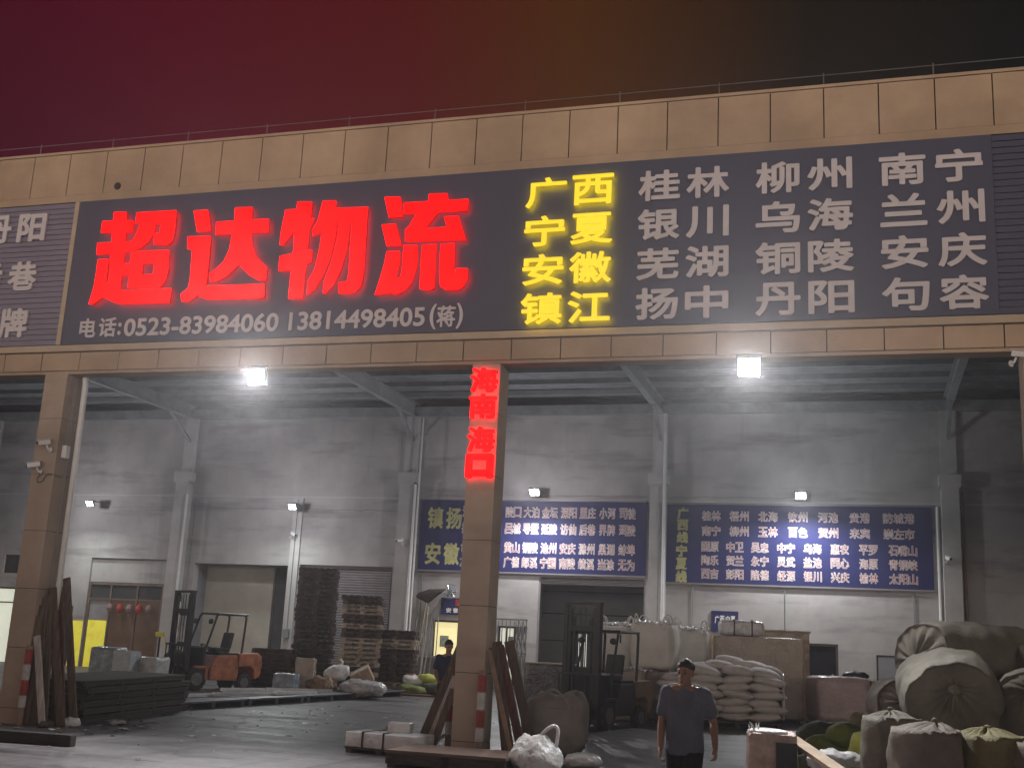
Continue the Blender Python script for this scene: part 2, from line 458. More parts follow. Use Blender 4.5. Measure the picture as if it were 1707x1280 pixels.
def wall_with_holes(x0, x1, z0, z1, holes, y, depth):
    mb = MB()
    X = sorted({x0, x1, *[h[0] for h in holes], *[h[1] for h in holes]}); Z = sorted({z0, z1, *[h[2] for h in holes], *[h[3] for h in holes]})
    X = [v for v in X if x0 <= v <= x1]; Z = [v for v in Z if z0 <= v <= z1]
    for a, b in zip(X, X[1:]):
        for c, d in zip(Z, Z[1:]):
            mx, mz = (a + b) / 2, (c + d) / 2
            if any(h[0] < mx < h[1] and h[2] < mz < h[3] for h in holes): continue
            mb.add([(a, y, c), (b, y, c), (b, y, d), (a, y, d)], [(0, 1, 2, 3)])
    for h in holes:
        a, b, c, d = h; e = y + depth
        mb.add([(a, y, c), (a, e, c), (a, e, d), (a, y, d)], [(0, 1, 2, 3)])
        mb.add([(b, y, c), (b, e, c), (b, e, d), (b, y, d)], [(0, 1, 2, 3)])
        mb.add([(a, y, d), (b, y, d), (b, e, d), (a, e, d)], [(0, 1, 2, 3)])
        mb.add([(a, y, c), (b, y, c), (b, e, c), (a, e, c)], [(0, 1, 2, 3)])
    return mb
HOLES = [(-16.1, -14.25, .38, 3.1), (-14.92, -14.2, 3.62, 4.3), (-12.3, -11.62, .38, 2.52), (-11.1, -7.95, .38, 4.28), (-6.8, -3.12, .38, 4.2),
         (-2.67, .80, .38, 4.25), (2.36, 4.15, 1.42, 2.58), (4.62, 5.22, .38, 2.47), (5.92, 9.42, .38, 4.08), (14.3, 15.24, .38, 2.36)]
wall_with_holes(-26, 32, .2, 9.46, HOLES, D, .32).build('back_wall', M_wall, bld)
MB().bb(-26, 32, 21.5, 21.7, .2, 9.4).bb(-26, -25.8, -0.0, 21.5, 0, 9.4).bb(31.8, 32, 0.5, 21.5, 0, 9.4).build('end_wall', M_dark, bld)
mb = MB(); mb.bb(-26, 32, D - .05, D - .002, 6.555, 6.61); mb.build('wall_ledge', M_pil, bld)
mb = MB(); mb.bb(-26, 32, D - .22, D - .002, 9.40, 9.72); mb.build('eaves_beam', M_steel, bld)
MB().bb(1.55, 4.55, D - .012, D - .002, .38, 1.36).build('dado', mat('grey_dado_paint', (.15, .14, .145), .8, .3, 2), bld)
for x in (-16.35, -7.70, .98, 9.55, 18.25):
    m = MB().bb(x, x + .5, D - .36, D - .003, .3, 7.0)
    m.add([(x, D - .36, 7.0), (x + .5, D - .36, 7.0), (x + .56, D - .44, 7.08), (x - .06, D - .44, 7.08)], [(0, 1, 2, 3)])
    m.bb(x - .06, x + .56, D - .44, D - .003, 7.08, 7.42)
    m.bb(x + .02, x + .48, D - .14, D - .003, 7.42, 9.40)
    m.build('pilaster', M_pil, bld)
for x in (-3.06,):
    MB().bb(x, x + .36, D - .1, D - .003, .3, 6.55).build('pilaster', M_pil, bld)
for i, x in enumerate((-7.55, 1.15, 9.72, 18.42)):   # rafters: H sections
    m = MB().bb(x, x + .2, .45, D - .1, 9.40, 9.42).bb(x + .09, x + .11, .45, D - .1, 9.42, 9.84).bb(x, x + .2, .45, D - .1, 9.84, 9.86)
    m.bb(x + .02, x + .18, .42, .46, 9.1, 9.9); m.build('rafter', M_steel, bld)
    m = MB().beam((x + .1, D - .12, 8.55), (x + .1, D - 1.6, 9.40), .10, .08); m.build('knee_brace', M_steel, bld)
for k in range(12):
    y = .9 + k * 1.5
    MB().bb(-26, 32, y, y + .07, 9.87, 10.03).build('purlin', M_steel, bld)
m = MB(); n = 0
vs = []; fs = []
yy = .42; pts = []
while yy < 21.4:
    pts += [(yy, 10.05), (yy + .10, 10.05), (yy + .14, 10.09), (yy + .26, 10.09)]; yy += .30
for y, z in pts: vs += [(-26, y, z), (32, y, z)]
fs = [(2 * i, 2 * i + 1, 2 * i + 3, 2 * i + 2) for i in range(len(pts) - 1)]
m.add(vs, fs).build('roof', M_roof, bld)

# ---- front: parapet, ledge, columns
PW = .86
m = MB(); m.bb(-26, 32, .03, .38, 6.5, 11.0, 1)
for k in range(-30, 37):
    x = k * PW
    m.bb(x + .010, x + PW - .010, -.015, .028, 10.10, 10.985)
m.bb(-26, 32, -.03, .028, 9.94, 10.09)
m.bb(-26, 32, -.03, .40, 10.995, 11.05)
m.build('parapet', [M_panel, M_gap], bld)
m = MB()
for k in range(-30, 37):
    x = k * PW
    m.bb(x + .010, x + PW - .010, -.015, .028, 6.5, 6.85)
m.bb(-26, 32, -.09, .028, 6.86, 6.98, 1); m.bb(-26, 32, .03, .38, 6.44, 6.498)
m.build('ledge', [M_panel, M_trim], bld)
for c in (-7.68, .98, 9.64, 18.30):
    m = MB(); z = 0
    m.bb(c + .012, c + .488, .012, .488, 0, 6.43, 1)
    for a, b in ((0, .265), (.275, 1.325), (1.335, 2.385), (2.395, 3.445), (3.455, 4.505), (4.515, 5.565), (5.575, 6.43)):
        m.bb(c, c + .5, 0, .5, a, b)
    m.build('column', [M_tile, M_gap], bld)
MB().cyl((2.05, -.03, 10.22), (2.05, -.016, 10.22), .075, 14).build('panel_stain', M_gap, bld)  # round dark stain on the panel, built as a small raised disc
m = MB(); m.tube([(-26, .1, 11.28), (32, .1, 11.28)], .008, 5)
for k in range(-15, 19):
    m.cyl((k * 1.72, .1, 11.05), (k * 1.72, .1, 11.32), .012, 5)
m.build('lightning_wire', mat('galvanised_wire', (.12, .11, .11), .5, metal=.3), bld)
# gutter pipes and conduits
m = MB().tube([(1.66, .3, 6.43), (1.68, .3, 6.3), (1.70, .3, .03)], .055, 12); m.build('downpipe', M_pvc, bld)
m = MB().tube([(1.505, .12, 6.4), (1.505, .12, 4.98)], .008, 5).tube([(1.505, .18, 6.4), (1.505, .18, 4.95)], .008, 5).tube([(1.503, .3, 6.4), (1.503, .3, .3)], .014, 6)
m.build('cable', mat('grey_cable', (.28, .26, .26), .6), bld)
for x, y, z0, z1, r in ((1.58, D - .42, .38, 7.0, .045), (1.70, D - .40, .38, 9.3, .03), (10.02, D - .42, .38, 9.35, .05), (18.14, D - .05, 2.2, 6.5, .04), (18.86, D - .06, 1.5, 7.0, .05), (-7.14, D - .42, .38, 6.6, .045), (-15.7, D - .42, .4, 9.0, .06)):
    MB().cyl((x, y, z0), (x, y, z1), r, 10).build('downpipe', M_pvc if x != 18.86 else mat('brown_pipe', (.25, .15, .09), .6), bld)
m = MB()
for x0, x1, z in ((-14, -8.2, 6.15), (-6.9, -3.2, 6.15), (2.0, 9.4, 6.72), (10.2, 14.2, 6.72), (-2.6, .9, 6.15)):
    pts = [(x0 + (x1 - x0) * t / 12, D - .02, z + .05 * noise.noise((x0 + t, z, 0))) for t in range(13)]
    m.tube(pts, .012, 5)
m.build('cable', mat('grey_cable', (.28, .26, .26), .6), bld)

for x, z, w, h in ((-7.0, 2.2, .3, .42), (1.9, 1.95, .28, .38), (9.86, 2.0, .22, .34), (13.7, 1.9, .32, .44), (10.9, 5.2 - 2.6, .16, .22), (-2.88, 1.9, .2, .3), (17.4, 2.4, .3, .4)):
    y0 = D - .003 if abs(x - 9.86) > .2 and abs(x + 2.88) > .2 else (D - .363 if x > 0 else D - .103)
    MB().bb(x - w / 2, x + w / 2, y0 - .11, y0, z - h / 2, z + h / 2).cyl((x, y0 - .03, z + h / 2), (x, y0 - .03, 6.5), .014, 6).build('switch_box', M_steel, bld)
# ---- openings in the back wall
def opening(name, x0, x1, z0, z1, y=D + .1, fw=.06, pane=None, mull=(), rails=(), frame=M_frame):
    f = MB(); g = y - .03
    f.bb(x0, x0 + fw, g, y + .05, z0, z1).bb(x1 - fw, x1, g, y + .05, z0, z1).bb(x0 + fw, x1 - fw, g, y + .05, z1 - fw, z1)
    for x in mull: f.bb(x - fw * .4, x + fw * .4, g + .004, y + .04, z0, z1 - fw)
    for z in rails: f.bb(x0 + fw, x1 - fw, g + .002, y + .044, z - fw * .4, z + fw * .4)
    o = f.build(name, frame, bld)
    if pane: MB().bb(x0 + fw, x1 - fw, y + .005, y + .02, z0, z1 - fw).build('pane', pane, o)
    return o
o = opening('doorway', -16.1, -14.25, .4, 3.1, pane=M_glass_w, mull=(-15.2,), rails=(2.55,))
o = opening('window', -14.92, -14.2, 3.62, 4.3, pane=M_dark)
o = opening('doorway', -12.3, -11.62, .4, 2.52, pane=M_dark)
# shallow recess with the glazed entrance
MB().bb(-11.1, -7.95, D + .10, D + .14, 3.42, 4.28).build('recess_panel', M_wall, bld)
o = opening('entrance_door', -11.08, -7.97, .4, 3.4, D + .08, .08, None, (-10.15, -9.05), (2.82,), mat('brown_door_frame', (.16, .12, .09), .5))
MB().bb(-11.0, -8.05, D + .1, D + .115, 2.86, 3.32).build('transom_panel', M_dark, o)
MB().bb(-10.12, -8.05, D + .11, D + .125, .4, 2.8).build('pane', mat('dark_glass', (.10, .065, .05), .15, .3, 1.5, emit=(.35, .2, .12), estr=.06), o)
MB().bb(-11.0, -10.18, D + .11, D + .125, .4, 2.05).build('pane', M_glass_g, o)
MB().bb(-11.0, -10.18, D + .11, D + .125, 2.06, 2.8).build('pane', mat('frosted_glass', (.25, .24, .25), .4), o)
MB().bb(-11.60, -11.12, D - .012, D - .003, .4, 2.0).build('lit_panel', M_glass_g, bld)
# deep recess
MB().bb(-6.8, -4.1, D + .9, D + 1.0, .38, 4.2).build('recess_panel', mat('cream_recess_wall', (.42, .40, .34), .9, .15, 1), bld)
MB().bb(-6.95, -6.8, D + .32, D + 1, .38, 4.2).bb(-3.12, -3.0, D + .32, D + 1, .38, 4.2).bb(-6.95, -3.0, D + .32, D + 1, 4.2, 4.3).build('recess_side', M_room, bld)
opening('doorway', -4.08, -3.14, .4, 3.78, D + .92, .07, M_dark)
# roller shutter: ribbed curtain
def shutter(x0, x1, z0, z1, y, pitch, material):
    m = MB(); P = []
    z = z0
    while z < z1:
        P += [(y, z), (y - .012, z + pitch * .25), (y - .012, z + pitch * .6), (y + .012, z + pitch * .8)]; z += pitch
    vs = []
    for yy, zz in P: vs += [(x0, yy, min(zz, z1)), (x1, yy, min(zz, z1))]
    return m.add(vs, [(2 * i, 2 * i + 1, 2 * i + 3, 2 * i + 2) for i in range(len(P) - 1)])
sh = shutter(-2.62, .75, .38, 4.15, D + .1, .085, M_shut).build('roller_shutter', M_shut, bld)
MB().bb(-2.67, -2.6, D + .04, D + .16, .38, 4.25).build('guide_rail', M_frame, sh); MB().bb(.73, .8, D + .04, D + .16, .38, 4.25).build('guide_rail', M_frame, sh); MB().bb(-2.6, .73, D + .03, D + .2, 4.15, 4.25).build('shutter_box', M_frame, sh)
# lit office window, doorway with folding security gate
o = opening('window', 2.36, 4.15, 1.42, 2.58, D + .06, .07, M_glass_y, (3.30,))
MB().bb(2.62, 2.92, D + .048, D + .058, 1.72, 2.08).build('notice', M_paper, o)
o = opening('doorway', 4.62, 5.22, .4, 2.47, D + .08, .06, M_glass_w, (4.9,))
MB().bb(4.97, 5.1, D + .068, D + .078, 1.55, 1.80).bb(4.95, 5.12, D + .068, D + .078, 1.9, 2.15).bb(4.97, 5.1, D + .068, D + .078, 1.15, 1.45).build('notice', M_paper, o)
m = MB()
for i in range(9):
    x = 4.5 + i * .135
    m.bb(x, x + .02, D - .10, D - .07, .42, 2.62 if i % 2 else 2.68)
for z in (2.66, 1.6, .5): m.bb(4.45, 5.62, D - .11, D - .06, z, z + .05)
for i in range(8):
    for z in (.55, 1.08, 1.62, 2.14):
        x = 5.22 + (i % 3) * .13
        m.beam((x, D - .085, z), (x + .13, D - .085, z + .5), .012, .012); m.beam((x + .13, D - .085, z), (x, D - .085, z + .5), .012, .012)
m.build('folding_gate', mat('grey_gate_steel', (.16, .165, .16), .5, metal=.5), bld)
# open bay with raised shutter; grey room behind
MB().bb(5.4, 9.9, D + 2.6, D + 2.7, .38, 4.6).bb(5.3, 5.4, D + .32, D + 2.6, .38, 4.6).bb(9.9, 10, D + .32, D + 2.6, .38, 4.6).bb(5.3, 10, D + .32, D + 2.7, 4.6, 4.7).build('bay_room', M_room, bld)
m = MB()
for z in (2.1, 3.0, 3.75): m.bb(5.4, 9.9, D + 2.57, D + 2.598, z, z + .04)
m.build('panel_seam', M_dark, bld)
sh = shutter(5.97, 9.37, 3.86, 4.06, D + .08, .05, M_shut).build('roller_shutter', M_shut, bld)
MB().bb(5.92, 5.98, D + .02, D + .16, .38, 4.08).build('guide_rail', M_shut, sh); MB().bb(9.36, 9.42, D + .02, D + .16, .38, 4.08).build('guide_rail', M_shut, sh)
m = MB().bb(6.62, 7.16, D + 2.45, D + 2.56, 1.20, 2.62); fx = m.build('light_fitting', M_dark, bld)
M_tube = mat('fluorescent_tube', (.9, .9, .8), .4, emit=(1, .97, .86), estr=.9)
for x in (6.78, 6.98): MB().cyl((x, D + 2.42, 1.3), (x, D + 2.42, 2.5), .035, 8).build('tube', M_tube, fx)
# side door at the right
o = opening('side_door', 14.3, 15.24, .4, 2.36, D + .06, .07, None)
dl = MB().bb(14.37, 15.17, D + .06, D + .1, .4, 2.29).build('door_leaf', mat('dark_door', (.010, .009, .012), .9, spec=.15), o)
MB().bb(15.05, 15.09, D + .02, D + .06, 1.3, 1.5).build('handle', M_shut, dl)

# unseen warehouse added to shade low things from the horizon glow
shade_block = thing('warehouse', 'plain dark warehouse block added unseen across the yard to shade low goods', 'building', (0, -36, 0))
MB().bb(-60, 75, -14, 0, 0, 7.0).build('wall', M_wall, shade_block)
MB().bb(-60.3, 75.3, -14.3, .3, 7.0, 7.3).build('roof', M_roof, shade_block)
for k in range(12): MB().bb(-50 + k * 10, -45.5 + k * 10, .0, .06, 0, 4.6).build('roller_shutter', M_shut, shade_block)

# ================================================================ SIGNS
M_blue = mat('navy_sign_sheet', (.042, .045, .082), .55, .08, .7)
M_slat = mat('navy_slat_flare', (.15, .135, .19), .5, .1, 1)  # navy slats with lens flare painted in as a paler colour
M_white = mat('white_acrylic_letter', (.50, .47, .49), .5, .06)
M_redlit = mat('red_lit_acrylic', (.3, .0, .0), .6, emit=(1, .0, .0), estr=3.0, spec=0)
M_redside = mat('red_lit_return', (.3, .0, .0), .6, emit=(1, 0, 0), estr=.22, spec=0)
M_redback = mat('red_halo_light', (.3, 0, 0), .6, emit=(1, .02, .03), estr=9.0, spec=0)
M_yelback = mat('yellow_halo_light', (.5, .35, 0), .6, emit=(1, .70, .01), estr=11.0, spec=0)
M_yellit = mat('yellow_lit_acrylic', (.5, .35, .01), .6, emit=(1, .74, .035), estr=.85, spec=0)
M_yelside = mat('yellow_lit_return', (.5, .35, .01), .6, emit=(1, .66, .008), estr=.35, spec=0)
M_yelprint = mat('yellow_green_print', (.52, .50, .22), .6)
M_whprint = mat('white_print', (.80, .80, .80), .6, .05)
M_rdprint = mat('red_print', (.34, .05, .04), .6)

BIG = [
    ([[(2.181, 9.598), (2.474, 9.579), (2.55, 8.705), (2.24, 8.721)], [(1.945, 9.425), (2.643, 9.395), (2.663, 9.158), (1.951, 9.182)], [(1.901, 8.984), (2.72, 8.965), (2.688, 8.769), (1.918, 8.738)], [(2.229, 8.794), (2.539, 8.777), (2.544, 7.992), (2.287, 8.003)], [(2.465, 8.539), (2.733, 8.525), (2.718, 8.286), (2.49, 8.296)], [(1.962, 8.645), (2.203, 8.633), (2.21, 8.185), (2.223, 7.9), (1.989, 7.741), (1.889, 7.745), (1.956, 8.089), (1.965, 8.357)], [(2.02, 8.193), (2.303, 8.163), (2.553, 8.001), (3.676, 7.987), (3.657, 7.701), (2.583, 7.726), (2.418, 7.777), (2.228, 7.864), (2.12, 7.922)], [(2.696, 9.555), (3.579, 9.544), (3.585, 9.274), (2.698, 9.328)], [(3.27, 9.311), (3.592, 9.291), (3.581, 9.006), (3.554, 8.918), (3.457, 8.853), (3.163, 8.878), (3.142, 9.103), (3.259, 9.096)], [(2.825, 9.338), (3.152, 9.318), (3.142, 9.103), (3.036, 8.947), (2.896, 8.83), (2.687, 8.778), (2.643, 8.952), (2.727, 9.055)], [(2.688, 8.769), (3.524, 8.751), (3.549, 8.37), (3.522, 8.143), (3.414, 8.016), (2.714, 8.038)]],
     [[(2.98, 8.504), (3.224, 8.501), (3.233, 8.288), (2.982, 8.282)]]),
    ([[(3.95, 9.511), (4.256, 9.509), (4.368, 9.084), (4.081, 9.075)], [(3.881, 8.998), (4.381, 8.978), (4.394, 8.608), (4.403, 8.068), (4.348, 7.984), (4.286, 7.883), (4.186, 7.784), (4.044, 7.712), (3.921, 7.717), (3.883, 7.865), (4.029, 7.981), (4.043, 8.171), (4.019, 8.733), (3.913, 8.748)], [(4.289, 8.012), (4.533, 8.002), (5.617, 7.988), (5.636, 7.732), (5.503, 7.713), (4.472, 7.737), (4.297, 7.796), (4.229, 7.885)], [(4.466, 9.255), (5.564, 9.249), (5.583, 8.986), (4.478, 8.998)], [(4.831, 9.516), (5.196, 9.501), (5.213, 9.008), (5.281, 8.734), (5.398, 8.503), (5.629, 8.303), (5.629, 8.047), (5.502, 8.052), (5.289, 8.165), (5.146, 8.292), (5.043, 8.392), (4.959, 8.318), (4.81, 8.17), (4.617, 8.076), (4.488, 8.064), (4.439, 8.24), (4.586, 8.337), (4.719, 8.469), (4.805, 8.691), (4.828, 8.969), (4.85, 9.267)]],
     []),
    ([[(5.888, 9.407), (6.125, 9.4), (6.143, 9.217), (6.113, 8.976), (5.986, 8.811), (5.906, 8.712), (5.842, 8.716), (5.838, 8.923)], [(6.119, 9.549), (6.419, 9.529), (6.418, 8.976), (6.41, 8.599), (6.409, 8.344), (6.404, 7.671), (6.119, 7.682), (6.122, 8.359), (6.132, 8.614), (6.112, 8.994)], [(5.903, 9.267), (6.504, 9.194), (6.409, 8.976), (5.857, 9.009)], [(5.864, 8.509), (6.121, 8.546), (6.133, 8.606), (6.509, 8.594), (6.514, 8.356), (6.41, 8.327), (6.42, 8.225), (5.867, 8.218)], [(6.633, 9.532), (6.902, 9.514), (6.9, 9.341), (6.813, 9.123), (6.654, 8.927), (6.502, 8.851), (6.472, 8.972), (6.563, 9.139)], [(6.719, 9.379), (7.548, 9.35), (7.536, 9.075), (6.671, 9.129)], [(6.669, 9.149), (6.954, 9.132), (6.947, 8.825), (6.88, 8.405), (6.768, 8.09), (6.633, 7.845), (6.486, 7.734), (6.479, 7.986), (6.596, 8.233), (6.65, 8.603), (6.672, 8.926)], [(6.998, 9.129), (7.219, 9.115), (7.208, 8.844), (7.197, 8.574), (7.11, 8.175), (6.994, 7.913), (6.852, 7.752), (6.8, 7.754), (6.797, 7.972), (6.905, 8.319), (6.973, 8.721)], [(7.254, 9.113), (7.54, 9.129), (7.564, 8.119), (7.526, 7.856), (7.424, 7.745), (7.271, 7.726), (7.106, 7.742), (7.087, 7.95), (7.251, 7.959), (7.27, 8.134), (7.255, 8.706)]],
     []),
    ([[(7.848, 9.52), (8.157, 9.502), (8.231, 9.12), (7.97, 9.119)], [(7.836, 8.994), (8.106, 8.995), (8.245, 8.573), (7.968, 8.58)], [(7.975, 8.483), (8.226, 8.478), (8.24, 8.294), (8.192, 7.984), (8.143, 7.71), (7.807, 7.681), (7.875, 7.947), (7.941, 8.239)], [(8.701, 9.524), (9.047, 9.509), (9.075, 9.348), (8.704, 9.355)], [(8.238, 9.386), (9.452, 9.375), (9.444, 9.157), (8.254, 9.172)], [(8.503, 9.182), (8.902, 9.174), (8.692, 8.898), (8.319, 8.657), (8.294, 8.869), (8.368, 8.952)], [(8.303, 8.868), (9.149, 8.879), (9.182, 8.625), (8.311, 8.648)], [(9.014, 9.071), (9.284, 9.071), (9.443, 8.611), (9.165, 8.626), (9.079, 8.883)], [(8.289, 8.588), (8.547, 8.565), (8.567, 8.174), (8.499, 7.901), (8.387, 7.751), (8.216, 7.673), (8.153, 7.693), (8.163, 7.899), (8.279, 8.015), (8.293, 8.17)], [(8.635, 8.569), (8.907, 8.571), (8.918, 7.763), (8.826, 7.724), (8.649, 7.757)], [(8.986, 8.567), (9.246, 8.57), (9.261, 8.071), (9.309, 7.983), (9.302, 8.103), (9.517, 8.093), (9.521, 7.889), (9.443, 7.757), (9.344, 7.71), (9.137, 7.719), (9.029, 7.792), (8.992, 8.084)]],
     []),
]
ROWS = [('桂林', '柳州', '南宁'), ('银川', '乌海', '兰州'), ('芜湖', '铜陵', '安庆'), ('扬中', '丹阳', '句容')]
YEL = ['广西', '宁夏', '安徽', '镇江']
S1 = [['江南', '全州', '陵口', '大泊', '金坛', '溧阳', '里庄', '小河', '司徒'], ['折柳', '丹南', '吕城', '导墅', '延陵', '访仙', '后巷', '界牌', '珥陵'],
      ['合肥', '宣城', '黄山', '铜陵', '池州', '安庆', '滁州', '巢湖', '蚌埠'], ['六安', '青阳', '广德', '郎溪', '宁国', '南陵', '绩溪', '当涂', '无为']]
S2 = [['桂林', '梧州', '北海', '钦州', '河池', '贵港', '防城港'], ['南宁', '柳州', '玉林', '百色', '贺州', '来宾', '崇左市'],
      ['固原', '中卫', '吴忠', '中宁', '乌海', '惠农', '平罗', '石嘴山'], ['陶乐', '贺兰', '永宁', '灵武', '盐池', '同心', '海原', '青铜峡'],
      ['西吉', '彭阳', '隆德', '经源', '银川', '兴庆', '榆林', '太阳山']]
NUM1, NUM2 = '0523-83984060', '13814498405'
LEFT = ['丹阳', '后巷', '界牌']
chars = set(''.join(''.join(r) for r in ROWS + [YEL] + S1 + S2 + [LEFT]) + '电话蒋海南口镇扬安徽广西线宁夏:()')
load_glyphs(sorted(chars) + [NUM1, NUM2])

fs_ = thing('fascia_sign', 'long navy signboard above the opening with big glowing red characters and a yellow block', 'signboard', (1.28, -.02, 6.99))
def fpart(m, name, mats): o = m.build(name, mats, fs_); o.location = (-1.28, .02, -6.99); return o
fpart(MB().bb(1.28, 18.0, -.075, -.035, 7.0, 9.92), 'board', M_blue)
for polys, holes in BIG:
    xs, ys, Fd = shape_field(polys, holes, 110)
    V, Fc, S = march(xs, ys, Fd)
    m = MB(); solid(m, V, Fc, S, 0, 0, -.20, -.14, 0, 1, 2)
    fpart(m, 'red_character', [M_redlit, M_redside, M_redback])
for r, w in enumerate(YEL):
    for k, ch in enumerate(w):
        m = MB(); glyph(m, ch, (10.86, 11.68)[k], (9.40, 8.70, 8.01, 7.32)[r], .72, .55, .015, -.20, -.155, 56, 0, 1, mback=2)
        fpart(m, 'yellow_character', [M_yellit, M_yelside, M_yelback])
for r, row in enumerate(ROWS):
    for c, w in enumerate(row):
        for k, ch in enumerate(w):
            cx = ((12.80, 13.61), (14.74, 15.56), (16.67, 17.51))[c][k]
            m = MB(); glyph(m, ch, cx, (9.43, 8.74, 8.045, 7.36)[r], .70, .545, .017, -.11, -.078, 56)
            fpart(m, 'white_character', M_white)
m = MB()
glyph(m, '电', 1.86, 7.31, .36, .38, .008, -.095, -.078, 40); glyph(m, '话', 2.30, 7.31, .38, .38, .008, -.095, -.078, 40); glyph(m, ':', 2.57, 7.27, .07, .24, .012, -.095, -.078, 30)
glyph(m, NUM1, 4.29, 7.29, 3.24, .345, .010, -.095, -.078, 48)
fpart(m, 'telephone_lettering', M_white)
m = MB(); glyph(m, NUM2, 7.43, 7.29, 2.62, .345, .010, -.095, -.078, 48)
glyph(m, '(', 8.89, 7.28, .12, .46, .008, -.095, -.078, 40); glyph(m, ')', 9.38, 7.28, .12, .46, .008, -.095, -.078, 40); glyph(m, '蒋', 9.13, 7.28, .34, .38, .007, -.095, -.078, 48)
fpart(m, 'telephone_lettering', M_white)

def slats(x0, x1):
    m = MB(); z = 7.0
    m.bb(x0, x1, -.03, -.012, 7.0, 9.92)
    while z < 9.9:
        m.bb(x0, x1, -.055, -.03, z + .006, z + .098); z += .108
    return m
t = thing('slatted_sign', 'slatted navy sign with pale characters at the left end of the front', 'signboard', (1.2, 0, 7.0))
def part_at(m, name, mats, root):
    o = m.build(name, mats, root); o.location = -root.location; return o
part_at(slats(-8, 1.16), 'slat_board', M_slat, t)
part_at(MB().bb(1.165, 1.265, -.07, -.012, 7.0, 9.92), 'edge_strip', M_trim, t)
for r, w in enumerate(LEFT):
    for k, ch in enumerate(w):
        m = MB(); glyph(m, ch, (-.60, .22)[k] - .05 * r, (9.44, 8.43, 7.47)[r], .66, .60, .022, -.09, -.056, 52)
        part_at(m, 'white_character', M_white, t)
t = thing('slatted_sign', 'slatted navy sign without lettering at the right end of the front', 'signboard', (18.1, 0, 7.0))
part_at(slats(18.005, 27), 'slat_board', M_blue, t)

cs = thing('column_sign', 'four glowing red characters mounted down the middle column', 'sign', (9.89, -.01, 4.4))
for ch, z, h in (('海', 6.135, .43), ('南', 5.68, .42), ('海', 5.115, .43), ('口', 4.665, .41)):
    m = MB(); glyph(m, ch, 9.89, z, .48, h, .013 if ch != '口' else .035, -.12, -.06, 64, 0, 1, mback=2)
    part_at(m, 'red_character', [M_redlit, M_redside, M_redback], cs)

def banner(x0, x1, z0, z1, label, rows, big, wch, hch, outline):
    t = thing('route_sign', label, 'signboard', (x0, D - .04, z0))
    part_at(MB().bb(x0, x1, D - .06, D - .02, z0, z1), 'board', M_banner, t)
    part_at(MB().bb(x0 - .02, x1 + .02, D - .075, D - .015, z1 + .002, z1 + .05).bb(x0 - .02, x1 + .02, D - .075, D - .015, z0 - .05, z0 - .002), 'board_frame', M_shut, t)
    for z, words in rows:
        for xc, w, cw in words:
            n = len(w); m = MB()
            for k, ch in enumerate(w):
                glyph(m, ch, xc + (k - (n - 1) / 2) * cw, z, cw * .98, hch, outline * .8, D - .066, None, 34, 0, None, 1, outline * .95)
            part_at(m, 'town_name', [M_whprint, M_rdprint], t)
    for ch, x, z, w, h in big:
        m = MB(); glyph(m, ch, x, z, w, h, .022, D - .066, None, 44)
        part_at(m, 'yellow_character', M_yelprint, t)
M_banner = mat('printed_blue_banner', (.024, .028, .115), .5, .12, .8, spec=.25)
X1 = [2.98, 3.62, 4.89 - .14, 5.51 - .13, 6.14 - .13, 6.77 - .13, 7.39 - .13, 8.03 - .13, 8.68 - .11]
X1 = [3.46, 4.06, 4.97, 5.59, 6.21, 6.85, 7.48, 8.13, 8.79]
rows = [(z, [(X1[k] + .0, w, .272) for k, w in enumerate(r)]) for z, r in zip((6.16, 5.62, 5.00, 4.52), S1)]
banner(1.70, 9.41, 4.20, 6.53, 'blue sign behind the middle column with rows of town names under a floodlight', rows,
       [('镇', 2.24, 5.93, .56, .72), ('扬', 2.90, 5.93, .56, .72), ('安', 2.22, 4.74, .56, .72), ('徽', 2.88, 4.74, .56, .72)], 0, .36, .015)
def cen(px, n): return 10.06 + (px + n - 65) * .00533
r7 = [cen(x, 59) for x in (268, 430, 595, 763, 932, 1105)] + [cen(1280, 95)]
r8 = [cen(x, 53) for x in (268, 412, 555, 703, 850, 1000, 1155)] + [cen(1308, 85)]
rows = [(z, [(xc, w, .30) for xc, w in zip(r7, r)]) for z, r in zip((6.13, 5.66), S2[:2])] + [(z, [(xc, w, .272) for xc, w in zip(r8, r)]) for z, r in zip((5.17, 4.75, 4.33), S2[2:])]
banner(10.06, 17.99, 4.04, 6.48, 'bright blue sign on the right of the back wall listing places in five rows', rows,
       [(c, 10.56, z, .36, .36) for c, z in zip('广西线', (6.2, 5.83, 5.44))] + [(c, 10.54, z, .36, .38) for c, z in zip('宁夏线', (5.02, 4.62, 4.22))], 0, .315, .014)
t = thing('small_sign', 'small blue sign lettered with two region names above the wrapped bundle', 'sign', (11.48, D - .02, 2.6))
part_at(MB().bb(11.48, 12.30, D - .04, D - .01, 2.58, 3.21), 'board', M_banner, t)
m = MB()
for k, ch in enumerate('广西宁夏'): glyph(m, ch, 11.66 + k * .155 + (.02 if k > 1 else 0), 2.95, .145, .24, .008, D - .045, None, 30)
part_at(m, 'lettering_row', M_whprint, t)
t = thing('small_sign', 'small dark blue sign with a red patch above the lit office window', 'sign', (2.62, D - .02, 2.75))
part_at(MB().bb(2.62, 3.78, D - .04, D - .01, 2.76, 3.30), 'board', M_banner, t)
m = MB()
glyph(m, '安', 2.90, 2.90, .18, .16, .008, D - .045, None, 26); glyph(m, '徽', 3.14, 2.90, .18, .16, .008, D - .045, None, 26); m.bb(3.12, 3.42, D - .046, D - .04, 3.05, 3.26, 1)
part_at(m, 'lettering_row', [M_whprint, M_red], t)

